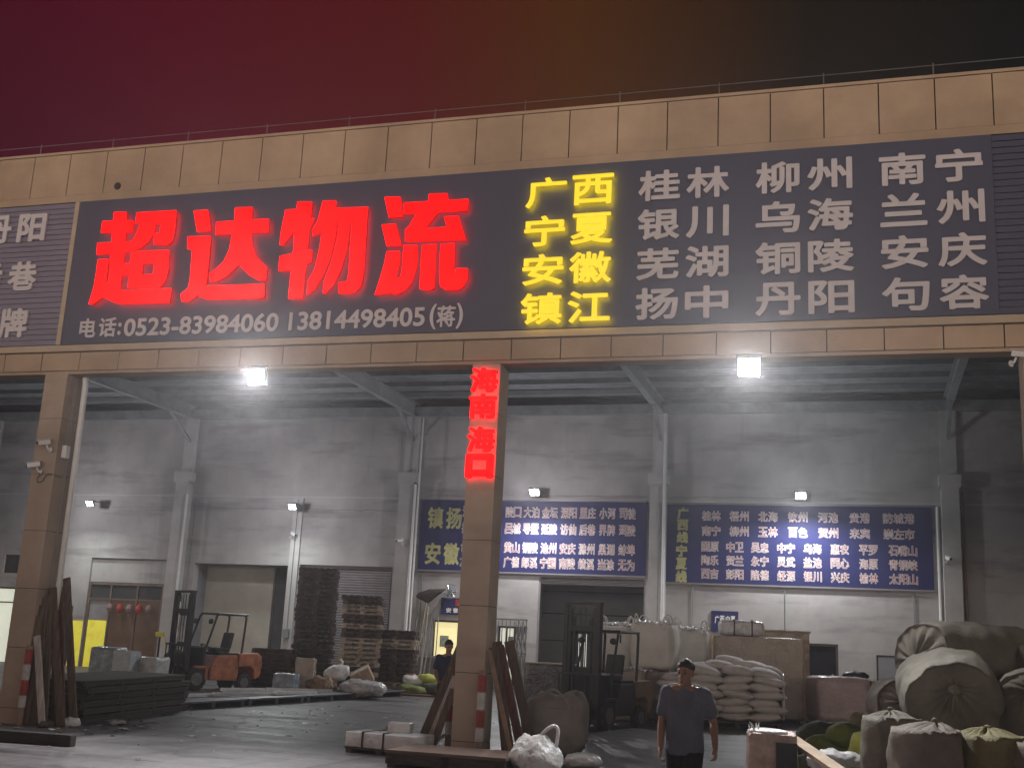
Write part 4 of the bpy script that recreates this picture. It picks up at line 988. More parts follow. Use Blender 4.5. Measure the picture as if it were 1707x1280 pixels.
# ---- soft goods
def bale_mesh(L, R, kz=.3, seed=0, flat=.12, pleats=15, depth=.05):
    """tied sack lying along +y, its gathered mouth at y = 0 facing -y; knot at height kz*R above the axis"""
    m = MB(); nu = 72; rnd = random.Random(seed); sv = Vector((seed * 5.1, seed * 2.3, seed * 1.7)); rows = []
    ph = [rnd.uniform(0, 6.28) for _ in range(4)]
    def rim(a, y):
        r = R * (1 + .035 * math.sin(2 * a + ph[0]) + .02 * math.sin(3 * a + ph[1]))
        v = Vector((r * math.cos(a), y, r * math.sin(a)))
        if v.z < -R * (1 - flat * 2): v.z = -R * (1 - flat * 2) + (v.z + R * (1 - flat * 2)) * .25
        return v
    knot = Vector((0, -.03, kz * R))
    for s_ in (.05, .12, .2, .3, .42, .55, .7, .84, .94):
        row = []
        for i in range(nu):
            a = 2 * PI * i / nu
            e = rim(a, 0); v = knot.lerp(e, s_)
            pl = math.cos(pleats * a + 1.5 * math.sin(2 * a + ph[2]) + 2.5 * noise.noise(Vector((math.cos(a) * 2, math.sin(a) * 2, seed)))) * depth * (1.25 - s_) ** 1.7 * min(1, s_ * 6) * (.55 + .9 * abs(noise.noise(Vector((math.cos(a) * 1.3, math.sin(a) * 1.3, seed + 4.2)))))
            v.y = -.10 * R * math.sin(PI * min(1, s_ * 1.15)) + (.05 - .07 * (1 - s_) ** 3) + pl + .10 * R * max(0, s_ - .75)
            row.append(v)
        rows.append(row)
    k = int(L / .07)
    for j in range(k + 1):
        y = .08 * R + (L - .08 * R) * j / k; t = j / k
        f = 1 + .045 * math.sin(PI * t) - .10 * max(0, t - .9) * 10 * max(0, t - .9) * 10 - .03 * max(0, .08 - t) / .08
        rows.append([Vector((rim(2 * PI * i / nu, y).x * f, y, rim(2 * PI * i / nu, y).z * f)) for i in range(nu)])
    for s_ in (.8, .5, .2): rows.append([Vector((rim(2 * PI * i / nu, L).x * s_, L + .12 * (1 - s_), rim(2 * PI * i / nu, L).z * s_)) for i in range(nu)])
    vs = []
    for row in rows:
        for v in row:
            d = Vector((v.x, 0, v.z)); d = d.normalized() if d.length > 1e-4 else Vector((0, -1, 0))
            n_ = .045 * R * noise.noise(v * 2.2 / R + sv) + .022 * R * noise.noise(v * 5 / R + sv) + .016 * R * noise.noise(Vector((v.x * 14, v.y * 5, v.z * 14)) / R + sv)
            vs.append(v + d * n_ * 1.5)
    n = len(rows); fs = [(j * nu + i, j * nu + (i + 1) % nu, (j + 1) * nu + (i + 1) % nu, (j + 1) * nu + i) for j in range(n - 1) for i in range(nu)]
    fs.append(tuple(range(nu))); fs.append(tuple((n - 1) * nu + i for i in reversed(range(nu))))
    return m.add(vs, fs), knot
def nearer(p, f=.85):
    q = [c + (v - c) * f for c, v in zip((15.93, -18.14, 1.711), p)]
    return (q[0] + .15, q[1], q[2])
def bale(name, label, cat, loc, L, R, mate, rot=(0, 0, 0), kz=.3, seed=0, tail=.22, group=None, depth=.05):
    if name == 'woven_bale': loc = nearer(loc); L *= .85; R *= .85
    t = thing(name, label, cat, loc, rot=rot, group=group)
    m, k = bale_mesh(L, R, kz, seed, depth=depth); m.build('sack_body', mate, t, smooth=True)
    m = MB(); ks = .55 if name == 'upright_sack' else 1
    m.blob(k + Vector((0, -.035 * ks, 0)), (.15 * ks, .12 * ks, .12 * ks), .8, .8, 20, 10, None, ((.03, 14), (.015, 30)), seed=seed)
    rnd = random.Random(seed)
    for q in range(0 if ks < 1 else 3):
        dx = rnd.uniform(-.06, .06); m.tube([k + Vector((0, -.05, -.02)), k + Vector((dx * .6, -.09, -tail * .4)), k + Vector((dx, -.075, -tail))], .014, 6, radii=[.022, .018, .010])
    m.build('tied_neck', mate, t, smooth=True)
    return t
UP = -PI / 2     # rotates the mouth to the top
bale('woven_bale', 'big tan woven bale in the middle of the bale heap, mouth towards the yard', 'bale', (17.05, .8, 1.20), 1.7, .68, M_bale, (.22, 0, .04), .42, 1, .34, depth=.022)
bale('woven_bale', 'topmost woven bale of the heap, lying crosswise with a deeply pleated end', 'bale', (16.62, 2.0, 1.90), 2.3, .60, M_bale, (0, 0, -.82), -.05, 2, .1, depth=.085)
bale('woven_bale', 'shadowed bale at the right frame edge on the heap, mouth to the yard', 'bale', (18.17, 1.15, 1.22), 1.6, .60, M_bale, (0, 0, -.10), .55, 3, .18, depth=.025)
bale('woven_bale', 'smaller bale at the left rear of the heap, behind the tied upright sack', 'bale', (16.42, 2.75, 1.12), 1.3, .45, M_bale_d, (0, 0, .15), .2, 4, .1)
bale('woven_bale', 'long dark bale lying behind the topmost one at the right edge', 'bale', (18.0, 2.9, 1.72), 1.8, .55, M_bale, (0, 0, -1.2), .1, 12, .1)
def upright(label, loc, L, R, mate, seed, depth=.045, kz=0):
    x, y, z = nearer((loc[0], loc[1], loc[2] + L)); L = z; R *= .85
    return bale('upright_sack', label, 'sack', (x, y, z), L, R, mate, (-PI / 2, 0, seed * 1.3), ((seed * .37) % 1 - .5) * .7, seed, .05, depth=depth)
upright('upright brown sack with a knotted pleated top at the left front of the bale heap', (16.16, .75, 0), 1.06, .44, M_bale, 5)
upright('wide upright sack with a flat gathered top below the middle bale', (16.62, -.28, 0), .97, .52, M_bale_d, 6)
upright('olive-topped upright sack right of the wide flat-topped one, before the heap', (17.42, -.02, 0), .93, .50, mat('olive_brown_sack', (.19, .17, .09), .75, .3, 2.5, bump=.45, bscale=60), 7)
upright('dark upright sack at the lower right corner under the shadowed bale', (18.12, -.22, 0), .88, .48, M_bale_d, 8)
upright('low sack half hidden beneath the middle bale', (16.95, 1.75, 0.02), .70, .5, M_bale_d, 9); upright('low sack half hidden beneath the shadowed right bale', (18.1, 1.75, .02), .68, .5, M_bale_d, 10)
upright('low sack supporting the smaller rear bale of the heap', (16.4, 3.3, .05), .64, .45, M_bale_d, 11)
upright('tall sack propping up the crosswise topmost bale', (17.6, 2.75, .05), 1.25, .5, M_bale_d, 13)

def sack_mesh(name, size, seed, mate, e2=.45):
    m = MB(); m.blob((0, 0, 0), size, .85, e2, 30, 14, None, ((.022, 5), (.012, 12), (.006, 26)), seed=seed,
                     fn=lambda q, p: Vector((q.x, q.y, q.z * (1 - .25 * abs(p.x) ** 4) - .02 * math.sin(q.x * 4))))
    for s_ in (-1, 1): m.box((s_ * size[0] * .5, 0, -.01), (.05, size[1] * .62, .02), (0, s_ * .3, .1 * s_))
    return m.build(name, mate, smooth=True)
SK = [sack_mesh('woven_sack', (.76, .52, .225), s_, M_sack) for s_ in range(4)]
used_s = set()
def put_sack(i, loc, rot, label, group, scale=None):
    if i not in used_s:
        used_s.add(i); o = tag(SK[i], label, 'sack', group, loc, rot)
        if scale: o.scale = scale
    else: dup(SK[i], loc, rot, label, group=group, scale=scale or (1, 1, 1))
rnd = random.Random(11)
TW = math.radians
LB = 'white woven sack stacked in the big sack pile in front of the tall wrapped crate'; GB = 'sacks of the big pile'
ang = .10; ca, sa = math.cos(ang), math.sin(ang)
def pile(u, v): return (12.02 + u * ca - v * sa, 9.85 + u * sa + v * ca)
for lay in range(6):
    z = gz(10.5) + .14 + .11 + lay * .163
    for c in (-1, 0, 1, 2):
        for r in range(4):
            if c == -1 and r > 0: continue
            if not (r == 0 or c == 2 or lay == 5 or (r == 3 and lay > 4)): continue
            u = .36 + c * .70 + rnd.uniform(-.05, .05) + (.06 if lay % 2 else -.04); v = .26 + r * .5 + rnd.uniform(-.04, .04)
            x, y = pile(u, v); put_sack(rnd.randint(0, 3), (x, y, z + rnd.uniform(-.012, .012)), (rnd.uniform(-.08, .08), rnd.uniform(-.07, .07), ang + rnd.uniform(-.10, .10) + (PI if rnd.random() < .5 else 0)), LB, GB)
LT = 'plump white sack lying loose on top of the big sack pile'
for u, v, dz, a, tl in ((.35, .3, 1.22, .1, .1), (1.15, .32, 1.24, -.15, -.08), (1.75, .45, 1.20, .3, .15), (.75, .75, 1.34, .5, .1), (1.35, .9, 1.37, -.3, -.1), (.95, 1.25, 1.46, .2, .12), (1.85, 1.1, 1.27, 1.2, .1), (.3, 1.2, 1.28, .9, -.1), (1.5, 1.5, 1.36, .1, 0)):
    x, y = pile(u, v); put_sack(rnd.randint(0, 3), (x, y, gz(10.5) + .14 + dz - .125), (tl, tl * .5, a), LT, 'loose sacks on the pile', (1.0, 1.05, 1.25))
t = thing('pallet', 'dark pallet under the big pile of white sacks', 'pallet', (13.05, 10.85, gz(10.8)), ang)
m = MB()
for k in range(9): m.box((0, -.95 + k * .237, .12), (2.1, .16, .025))
for s_ in (-.95, 0, .95): m.box((s_, 0, .053), (.12, 2.05, .106))
m.build('deck', M_pallet, t)
# side sheet of film on the pile
m = MB(); m.blob((0, 0, 0), (.10, 1.5, 1.1), .4, .4, 30, 18, None, ((.06, 5), (.03, 14)), seed=3)
x, y = pile(2.17, 1.05); tag(m.build('film_sheet', M_film, smooth=True), 'crinkled clear film stretched down the right side of the sack pile', 'film', loc=(x, y, .95), rot=(0, 0, ang))

def jumbo(label, loc, w, d, h, rz, mate, seed, loops=True, open_top=True, group=None, full=.5, cat='bulk bag', name='bulk_bag'):
    t = thing(name, label, cat, loc, rz, group)
    m = MB()
    def fn(q, p):
        k = (q.z / h + .5)
        q = q.copy()
        b = 1 + .07 * math.sin(PI * min(1, k * 1.1)); q.x *= b; q.y *= b
        if k > .86 and open_top: q.z += .05 * noise.noise(Vector((q.x * 9, q.y * 9, seed))) - .07 * (1 - min(1, (abs(p.x) ** 6 + abs(p.y) ** 6)))
        return q
    m.blob((0, 0, h / 2), (w, d, h), .22, .42, 48, 30, None, ((.03, 3), (.016, 8), (.008, 18)), seed=seed, fn=fn)
    m.build('bag_body', mate, t, smooth=True)
    if open_top:
        m = MB(); rnd = random.Random(seed)
        for k in range(26):
            x, y = rnd.uniform(-.42, .42) * w, rnd.uniform(-.42, .42) * d
            m.blob((x, y, h * .985 + rnd.uniform(-.02, .03)), (rnd.uniform(.10, .24), rnd.uniform(.08, .18), rnd.uniform(.04, .12)), 1, 1, 9, 6, (rnd.uniform(-.6, .6), rnd.uniform(-.6, .6), rnd.uniform(0, 3)), ((.03, 15),), seed=k)
        m.build('crumpled_mouth', M_plast, t, smooth=True)
    if loops:
        for sx_ in (-1, 1):
            for sy_ in (-1, 1):
                a = Vector((sx_ * w * .44, sy_ * d * .2, h * .93)); b = Vector((sx_ * w * .30, sy_ * d * .47, h * .93)); up = Vector((sx_ * .02, sy_ * .03, .24))
                MB().tube(cr([a - Vector((0, 0, .3)), a, a + up * .75, (a + b) / 2 + up * 1.1, b + up * .75, b, b - Vector((0, 0, .3))], 4), .016, 6).build('lifting_loop', mate, t, smooth=True)
    return t
jumbo('lower bulk bag nearest the dark forklift, with crumpled scrap in its mouth', (10.44, 10.25, gz(10.2)), .92, .92, 1.22, .1, M_jumbo_d, 1, loops=False)
jumbo('lower bulk bag between the dark forklift and the sack pile, behind the walking man', (11.30, 11.0, gz(11.0)), .94, .94, 1.22, -.05, M_jumbo_d, 2, loops=False)
jumbo('lower bulk bag directly behind the dark forklift', (10.05, 11.4, gz(11.4)), .95, .95, 1.20, .2, M_jumbo_d, 3, loops=False)
jumbo('lower bulk bag at the back, under the narrow upper bag', (11.75, 12.2, gz(12)), .95, .95, 1.18, 0, M_jumbo_d, 4, loops=False)
jumbo('upper bulk bag with tall straps, leftmost of the upper row by the dark forklift', (10.05, 11.0, gz(11) + 1.2), .88, .88, 1.05, .15, M_jumbo, 5)
jumbo('largest upper bulk bag, grey and full, on the bags behind the walking man', (11.05, 10.85, gz(10.8) + 1.2), 1.05, .95, 1.12, -.1, M_jumbo, 6)
jumbo('narrow upper bulk bag at the right rear of the upper row', (11.78, 12.0, gz(12) + 1.17), .85, .9, 1.05, .05, M_jumbo, 7)
# bulk bag and plastic bag by the middle column
t = thing('bulk_bag', 'slumped grey bulk bag with slack straps right of the leaning planks', 'bulk bag', (10.98, 1.35, gz(1.3)), .3)
M_dusty = mat('dusty_bulk_bag', (.30, .275, .25), .8, .18, 2.5, bump=.4, bscale=40)
def slump(q, p):
    k = max(0, q.z / .52); q = q.copy(); q.x *= 1 - .16 * k * k; q.y *= 1 - .16 * k * k; q.x += .10 * k * k
    if p.z > .55: q.z -= .16 * max(0, .5 - abs(p.x + .1)) * (1 + .3 * p.y)
    return q
m = MB(); m.blob((0, 0, .53), (1.12, .98, 1.06), .55, .6, 72, 44, None, ((.07, 2.4), (.04, 5.5), (.018, 14)), seed=9, fn=slump); m.build('bag_body', M_dusty, t, smooth=True)
for a, b, h in (((-.36, -.30, .82), (.20, -.42, .84), .26), ((.36, -.28, .82), (.46, .10, .84), .22), ((-.42, .1, .8), (-.2, .36, .9), .2)):
    a, b = Vector(a), Vector(b); c = (a + b) / 2 + Vector((0, -.03, h))
    m = MB(); m.tube(cr([a - Vector((0, .04, .45)), a, a.lerp(c, .6) + Vector((0, 0, .06)), c, b.lerp(c, .6) + Vector((0, 0, .06)), b, b - Vector((0, .03, .4))]), .022, 6); m.build('lifting_loop', M_dusty, t, smooth=True)
t = thing('plastic_bag', 'crumpled white plastic bag with one raised handle in front of the slumped bulk bag', 'bag', (11.42, -1.45, 0), .2)
m = MB(); m.blob((0, 0, .28), (.74, .60, .56), .75, .8, 56, 34, None, ((.08, 3.2), (.05, 8), (.022, 19)), seed=4, fn=lambda q, p: Vector((q.x * (1 - .35 * max(0, q.z / .28)), q.y * (1 - .35 * max(0, q.z / .28)), q.z))); m.build('bag_body', M_plast, t, smooth=True)
m = MB()
for s_ in (-1, 1): m.tube(cr([(.02, s_ * .05, .46), (.14, s_ * .05, .62), (.26, s_ * .04, .69), (.32, s_ * .04, .62), (.30, s_ * .06, .40)]), .024, 8)
m.build('handle', M_plast, t, smooth=True)
t = thing('plastic_bag', 'thin white plastic bag lying against the foot of the slumped bulk bag', 'bag', (11.75, .15, 0), .2)
m = MB(); m.blob((0, 0, .10), (.6, .45, .22), .8, .8, 40, 20, None, ((.05, 5), (.03, 13)), seed=8); m.build('bag_body', M_plast, t, smooth=True)

# ---- wrapped parcels and cartons
def parcel(label, loc, size, rz, mate, seed, straps=(), crease=.02, name='wrapped_parcel', cat='parcel', tilt=0.0, e=.14, group=None, layers=False):
    t = thing(name, label, cat, loc, rot=(tilt, 0, rz), group=group)
    m = MB(); m.blob((0, 0, size[2] / 2), size, e, e, 44, 30, None, ((crease, 5), (crease * .6, 13), (crease * .35, 28)), seed=seed, fn=(lambda q, p: Vector((q.x * (1 + .018 * math.sin(q.z * 42)), q.y * (1 + .018 * math.sin(q.z * 42)), q.z))) if layers else None); m.build('wrapping' if mate is not M_card else 'carton_body', mate, t, smooth=mate is not M_card)
    for a, p in straps:
        s_ = MB()
        if a == 'x': s_.box((p, 0, size[2] / 2), (.035, size[1] + .02, size[2] + .02))
        else: s_.box((0, p, size[2] / 2), (size[0] + .02, .035, size[2] + .02))
        s_.build('strap', M_strap, t)
    return t
def carton(label, loc, size, rz, mate=None, tilt=(0, 0), group=None):
    t = thing('carton', label, 'carton', loc, rot=(tilt[0], tilt[1], rz), group=group)
    x, y, z = size
    m = MB(); m.box((0, 0, z / 2), size); m.build('carton_body', mate or M_card, t, bevel=.008)
    m = MB(); m.box((0, 0, z + .001), (x * .99, .05, .003)); m.box((0, -y / 2 - .001, z * .88), (.05, .003, z * .22)); m.build('tape', mat('parcel_tape', (.45, .36, .22), .35), t)
    return t
# tall wrapped crate with the bundle on top
t = thing('wrapped_crate', 'tall stretch-wrapped cardboard crate behind the sack pile', 'crate', (13.32, 13.0, gz(13)), .20)
m = MB(); m.blob((0, 0, 1.08), (2.25, .85, 1.98), .06, .06, 70, 50, None, ((.016, 4), (.010, 12), (.006, 30)), seed=2); m.build('wrapping', M_wrap, t, smooth=True)
m = MB()
for s_ in (-1, 1): m.bb(s_ * 1.125 - .02, s_ * 1.125 + .02, -.44, -.40, .1, 2.06)
m.build('corner_strip', M_card, t)
m = MB(); m.bb(-1.1, 1.1, -.42, .42, .06, .10)
for s_ in (-.95, 0, .95): m.bb(s_ - .06, s_ + .06, -.42, .42, 0, .06)
m.build('skid', M_pallet, t)
parcel('pale wrapped bundle lying on top of the tall wrapped crate', (12.92, 12.9, gz(13) + 2.08), (1.15, .6, .40), .22, M_film, 5, (('x', -.2), ('x', .25)), .03, 'wrapped_bundle', 'bundle', e=.35)
t = thing('slatted_crate', 'flat slatted crate standing behind the tall wrapped crate', 'crate', (13.95, 14.6, gz(14.6)), .05)
m = MB(); m.bb(-.62, .62, -.2, .2, 0, 2.24); m.build('crate_body', M_card, t)
m = MB()
for k in range(9): m.bb(-.62, .62, -.225, -.202, .05 + k * .25, .20 + k * .25)
m.bb(-.66, .66, -.25, .25, 2.245, 2.28); m.build('slat', M_pallet2, t)
for k, (z, h, lab, col) in enumerate(((0, .85, 'bottom brown carton of the stack left of the tall wrapped crate', None), (.86, .78, 'middle brown carton of the stack left of the tall wrapped crate', None), (1.65, .42, 'top yellowish carton of the stack left of the tall wrapped crate', mat('yellow_card', (.42, .35, .17), .7)))):
    carton(lab, (11.72, 13.95, gz(14) + z), (.95, .8, h), .05, col)
parcel('stretch-wrapped pallet load of pinkish sacks in front of the side door', (15.32, 12.3, gz(12.3) + .12), (1.35, 1.1, 1.10), .35, mat('wrapped_sack_load', (.36, .27, .265), .35, .15, 4, bump=.6, bscale=12, spec=.6), 6, (), .03, 'wrapped_load', 'pallet load', e=.25, layers=True)
t = thing('pallet', 'dark pallet under the wrapped load in front of the side door', 'pallet', (15.32, 12.3, gz(12.3)), .35)
m = MB(); m.bb(-.66, .66, -.55, .55, .09, .118)
for s_ in (-.55, 0, .55): m.bb(s_ - .06, s_ + .06, -.55, .55, 0, .088)
m.build('deck', M_pallet, t)
carton('plain brown carton right of the wrapped pallet load', (16.35, 12.6, gz(12.6)), (.75, .8, 1.15), .35)
t = thing('dark_cloth', 'dark crumpled cloth on the wrapped pallet load', 'cloth', (15.75, 12.45, gz(12.3) + 1.22), .3)
m = MB(); m.blob((0, 0, .03), (.65, .4, .20), .9, .9, 30, 14, None, ((.05, 6), (.03, 14)), seed=3); m.build('cloth', M_iron, t, smooth=True)
t = thing('framed_board', 'framed grey board leaning on the back wall right of the side door', 'board', (16.62, 18.3, .45), rot=(-.06, 0, 0))
MB().bb(-.26, .26, .0, .03, .85, 1.62).bb(-.02, .02, .0, .03, 0, .85).build('panel', M_room, t); MB().bb(-.30, -.26, -.01, .04, .81, 1.66).bb(.26, .30, -.01, .04, .81, 1.66).bb(-.26, .26, -.01, .04, 1.62, 1.66).bb(-.26, .26, -.01, .04, .81, .85).build('frame', M_iron, t)
t = thing('wrapped_crate', 'film-wrapped crate with dark contents left of the dark forklift', 'crate', (8.85, 9.2, gz(9.2)), .15)
m = MB(); m.bb(-.55, .55, -.5, .5, .1, 1.18); m.build('contents', M_iron, t, bevel=.02)
m = MB(); m.blob((0, 0, .66), (1.16, 1.06, 1.18), .1, .1, 50, 36, None, ((.02, 5), (.016, 13), (.008, 28)), seed=9); m.build('wrapping', mat('dark_crinkled_film', (.12, .12, .14), .18, .7, 7, bump=.9, bscale=16, spec=.9, col2=(.03, .03, .04)), t, smooth=True)
m = MB(); m.bb(-.62, .62, -.57, .57, 1.24, 1.27); m.build('lid', M_pallet2, t)
# left-hand goods near the glazed entrance
parcel('tall dark blue wrapped parcel by the glazed entrance', (-3.25, 9.1, gz(9)), (.75, .7, 1.08), .2, M_film_b, 1, (), .03)
parcel('pale blue wrapped parcel right of the tall dark blue one', (-2.55, 8.9, gz(9)), (.52, .6, 1.02), .1, mat('pale_blue_wrap', (.34, .39, .42), .3, .25, 6, bump=.7, bscale=14, spec=.6), 2, (), .03)
parcel('silvery wrapped box left of the orange forklift', (-2.05, 9.4, gz(9.4)), (.62, .6, .88), -.1, M_film, 3, (), .025)
parcel('dark wrapped bundle between the silvery box and the orange forklift', (-2.75, 11.6, gz(11.6)), (.7, .6, 1.0), .1, M_iron, 4, (), .05, 'wrapped_bundle', 'bundle', e=.5)
t = thing('hand_pump', 'small hand pump with a yellow head standing behind the silvery box', 'tool', (-2.55, 10.3, gz(10.3)))
MB().cyl((0, 0, 0), (0, 0, 1.38), .03, 8).build('tube', M_iron, t); MB().box((0, 0, 1.45), (.24, .10, .12)).tube([(.1, 0, 1.42), (.2, 0, 1.3), (.18, 0, 1.1)], .02, 6).build('head', mat('yellow_plastic', (.65, .60, .05), .4), t, bevel=.01)
# goods on the low platforms
parcel('upright crumpled paper-wrapped box on the low platform', (1.42, 11.35, gz(11.3) + .17), (.5, .5, .82), .3, M_wrap, 7, (), .05)
parcel('small blue-grey wrapped box left of the crumpled paper-wrapped one', (1.22, 10.65, gz(10.6) + .17), (.6, .45, .42), .1, M_film_b, 8, (), .04)
carton('tilted open carton behind the white bag on the low platform', (2.75, 12.4, gz(12.4) + .35), (.55, .45, .42), .3, tilt=(.25, -.5))
carton('small carton under the tilted one on the low platform', (2.85, 12.6, gz(12.4) + .16), (.5, .4, .25), .1)
t = thing('plastic_bag', 'knotted white plastic bag between the crumpled box and the tilted carton', 'bag', (2.08, 11.9, gz(12) + .42), .5)
m = MB(); m.blob((0, 0, .18), (.75, .55, .42), .8, .8, 44, 24, (0, -.3, 0), ((.06, 4), (.035, 10), (.015, 22)), seed=6); m.tube([(.1, 0, .38), (.14, 0, .5), (.08, .05, .56)], .03, 7, radii=[.06, .03, .045]); m.build('bag_body', M_plast, t, smooth=True)
t = thing('paper_heap', 'heap of crumpled brown packing paper under the white plastic bag', 'packing paper', (1.95, 11.4, gz(11.4) + .17))
m = MB()
for k in range(9): m.blob((.16 * (k % 3) - .2, .2 * (k // 3) - .2, .12 + .06 * (k % 2)), (.4, .32, .30), .9, .9, 18, 12, (k, k * .7, k * .3), ((.06, 7), (.03, 16)), seed=k)
m.build('paper', mat('crumpled_brown_paper', (.26, .18, .12), .7, .4, 6, bump=.6, bscale=20), t, smooth=True)
t = thing('film_heap', 'shiny heap of crumpled film at the far end of the low platforms', 'film', (2.95, 11.75, gz(11.7) + .16))
m = MB(); m.blob((0, 0, .12), (1.3, .9, .42), .8, .8, 60, 24, None, ((.10, 3), (.06, 8), (.025, 20)), seed=12); m.build('film', M_film, t, smooth=True)
carton('small pinkish carton on the floor right of the pallet stacks', (2.9, 15.4, gz(15.4)), (.25, .25, .55), .1, mat('pink_card', (.40, .24, .20), .7))
for k, (x, y, z, sx_, a, mm, lab) in enumerate(((3.3, 14.6, .12, (.9, .5, .3), .2, M_green, 'dark green sack lowest in the corner heap by the leaning poles'), (3.95, 14.9, .16, (.95, .6, .36), -.3, M_olive, 'dark olive bundle at the right of the corner heap'), (3.6, 15.2, .42, (.8, .5, .32), .5, M_yelg, 'yellow-green sack on top of the corner heap'), (4.35, 14.6, .2, (.7, .55, .4), .8, M_green, 'dark green sack propped at the right end of the corner heap'), (3.15, 15.0, .38, (.6, .4, .3), .1, M_plast, 'white film bundle on the corner heap'))):
    m = MB(); m.blob((0, 0, 0), sx_, .8, .7, 36, 20, None, ((.06, 4), (.035, 10), (.015, 22)), seed=k + 20)
    tag(m.build('soft_sack' if mm is not M_plast else 'film_bundle', mm, smooth=True), lab, 'sack' if mm is not M_plast else 'film', None, (x, y, gz(y) + z), (0, .1, a))
t = thing('cardboard_sheet', 'flat reddish cardboard sheet under the corner heap', 'cardboard', (3.7, 14.5, gz(14.5)), .1)
MB().bb(-1.0, 1.0, -.5, .5, .004, .035).build('sheet', M_plank3, t)

# ---- strapped cartons on a low pallet and the wooden platform, middle foreground
t = thing('strapped_cartons', 'long film-wrapped cartons strapped together on a low pallet, left of the middle column', 'cartons', (8.62, -.05, 0), -.12)
m = MB(); m.blob((0, 0, .21), (1.28, .72, .24), .12, .12, 60, 20, None, ((.02, 4), (.014, 12), (.008, 26)), seed=1); m.build('wrapping', M_plast, t, smooth=True)
for p in (-.3, .08): MB().box((p, 0, .21), (.03, .745, .262)).build('strap', M_strap, t)
m = MB(); m.bb(-.62, .62, -.35, .35, .06, .088)
for s_ in (-.55, 0, .55): m.bb(s_ - .05, s_ + .05, -.35, .35, 0, .058)
m.build('skid', M_pallet, t)
parcel('small film-wrapped box on top of the strapped cartons', (8.75, .05, .335), (.36, .3, .16), .1, M_plast, 13, (), .015)
t = thing('wooden_platform', 'low wooden platform at the foot of the middle column', 'platform', (10.22, -1.35, 0), .03)
m = MB()
for k in range(7): m.bb(-.90, .90, -.62 + k * .178, -.62 + k * .178 + .172, .20, .245)
m.build('deck', mat('worn_brown_boards', (.13, .085, .065), .75, .4, 3, bump=.3, bscale=25, stretch=(.6, 6, 6)), t, bevel=.004, seg=1)
m = MB()
for s_ in (-.8, 0, .8): m.bb(s_ - .06, s_ + .06, -.60, .62, 0, .198)
m.bb(-.89, .89, -.60, -.57, .05, .198); m.build('runner', M_darkwood, t)

# ---- lower right corner
t = thing('broken_carton', 'torn film-wrapped carton with a dark open end at the lower right', 'carton', (14.78, -2.15, 0), .12)
m = MB(); m.blob((0, 0, .42), (.62, .58, .84), .12, .12, 50, 36, None, ((.03, 4), (.02, 11), (.012, 26)), seed=5); m.build('wrapping', mat('pinkish_wrapped_carton', (.40, .30, .25), .35, .3, 5, bump=.7, bscale=16, spec=.6), t, smooth=True)
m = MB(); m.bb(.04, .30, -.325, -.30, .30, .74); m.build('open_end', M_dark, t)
m = MB(); rnd = random.Random(5)
for k in range(14):
    a = Vector((-.28 + rnd.uniform(0, .15), rnd.uniform(-.2, .25), .82)); m.tube([a, a + Vector((rnd.uniform(-.1, .02), rnd.uniform(-.05, .05), rnd.uniform(.03, .15)))], .006, 4, radii=[.014, .004])
m.blob((-.05, -.05, .85), (.5, .45, .08), .8, .8, 40, 14, None, ((.03, 8), (.02, 20)), seed=15); m.build('torn_film', M_plast, t, smooth=False)
mb = MB(); p0, p1 = Vector((15.0, -1.72, .76)), Vector((15.74, -3.1, .44)); mb.beam((0, 0, 0), p1 - p0, .20, .055, (0, 0, 1))
tag(mb.build('long_carton', mat('raw_timber', (.42, .33, .24), .7, .2, 4, stretch=(1, 1, 1)), bevel=.004, seg=1), 'long pale timber slanting down beside the torn carton', 'timber', None, p0)
for k, (x, y, z, s_, a, mm, lab) in enumerate(((15.35, 3.0, .36, (1.1, .7, .74), .2, M_olive, 'dark olive bundle behind the green sacks at the lower right'), (15.5, 1.5, .42, (.95, .5, .42), -.1, M_green, 'dark green sack lying lengthwise in front of the dark olive bundle'), (15.72, 1.25, .66, (.7, .5, .36), .5, M_green, 'rounded green sack with a white tie on top of the lengthwise one'), (15.92, .2, .40, (.45, .5, .82), .1, M_yelg, 'bright yellow-green upright sack beside the knotted brown sack'), (15.78, -.9, .20, (.9, .6, .42), .3, M_yelg, 'bright yellow-green sack lying flat in the lower right foreground'), (15.4, 1.35, .15, (1.1, .8, .36), -.2, M_olive, 'dark olive bundle lowest among the green sacks'), (15.95, 2.6, .5, (.7, .5, .9), .7, mat('brownish_sack', (.22, .18, .09), .75, .3, 3, bump=.4, bscale=50), 'brownish sack on the dark olive bundle by the bale heap'))):
    m = MB(); m.blob((0, 0, 0), s_, .8, .7, 44, 24, None, ((.05, 4), (.03, 9), (.014, 22)), seed=k + 40)
    tag(m.build('soft_sack', mm, smooth=True), lab, 'sack', None, (x, y, gz(y) + z), (0, .05, a))
t = thing('plastic_bag', 'crumpled white plastic sheet on the flat yellow-green sack', 'bag', (15.55, -1.0, .45), .3)
m = MB(); m.blob((0, 0, 0), (.75, .5, .30), .8, .8, 44, 22, None, ((.08, 4), (.04, 10), (.02, 22)), seed=16); m.build('film', M_plast, t, smooth=True)

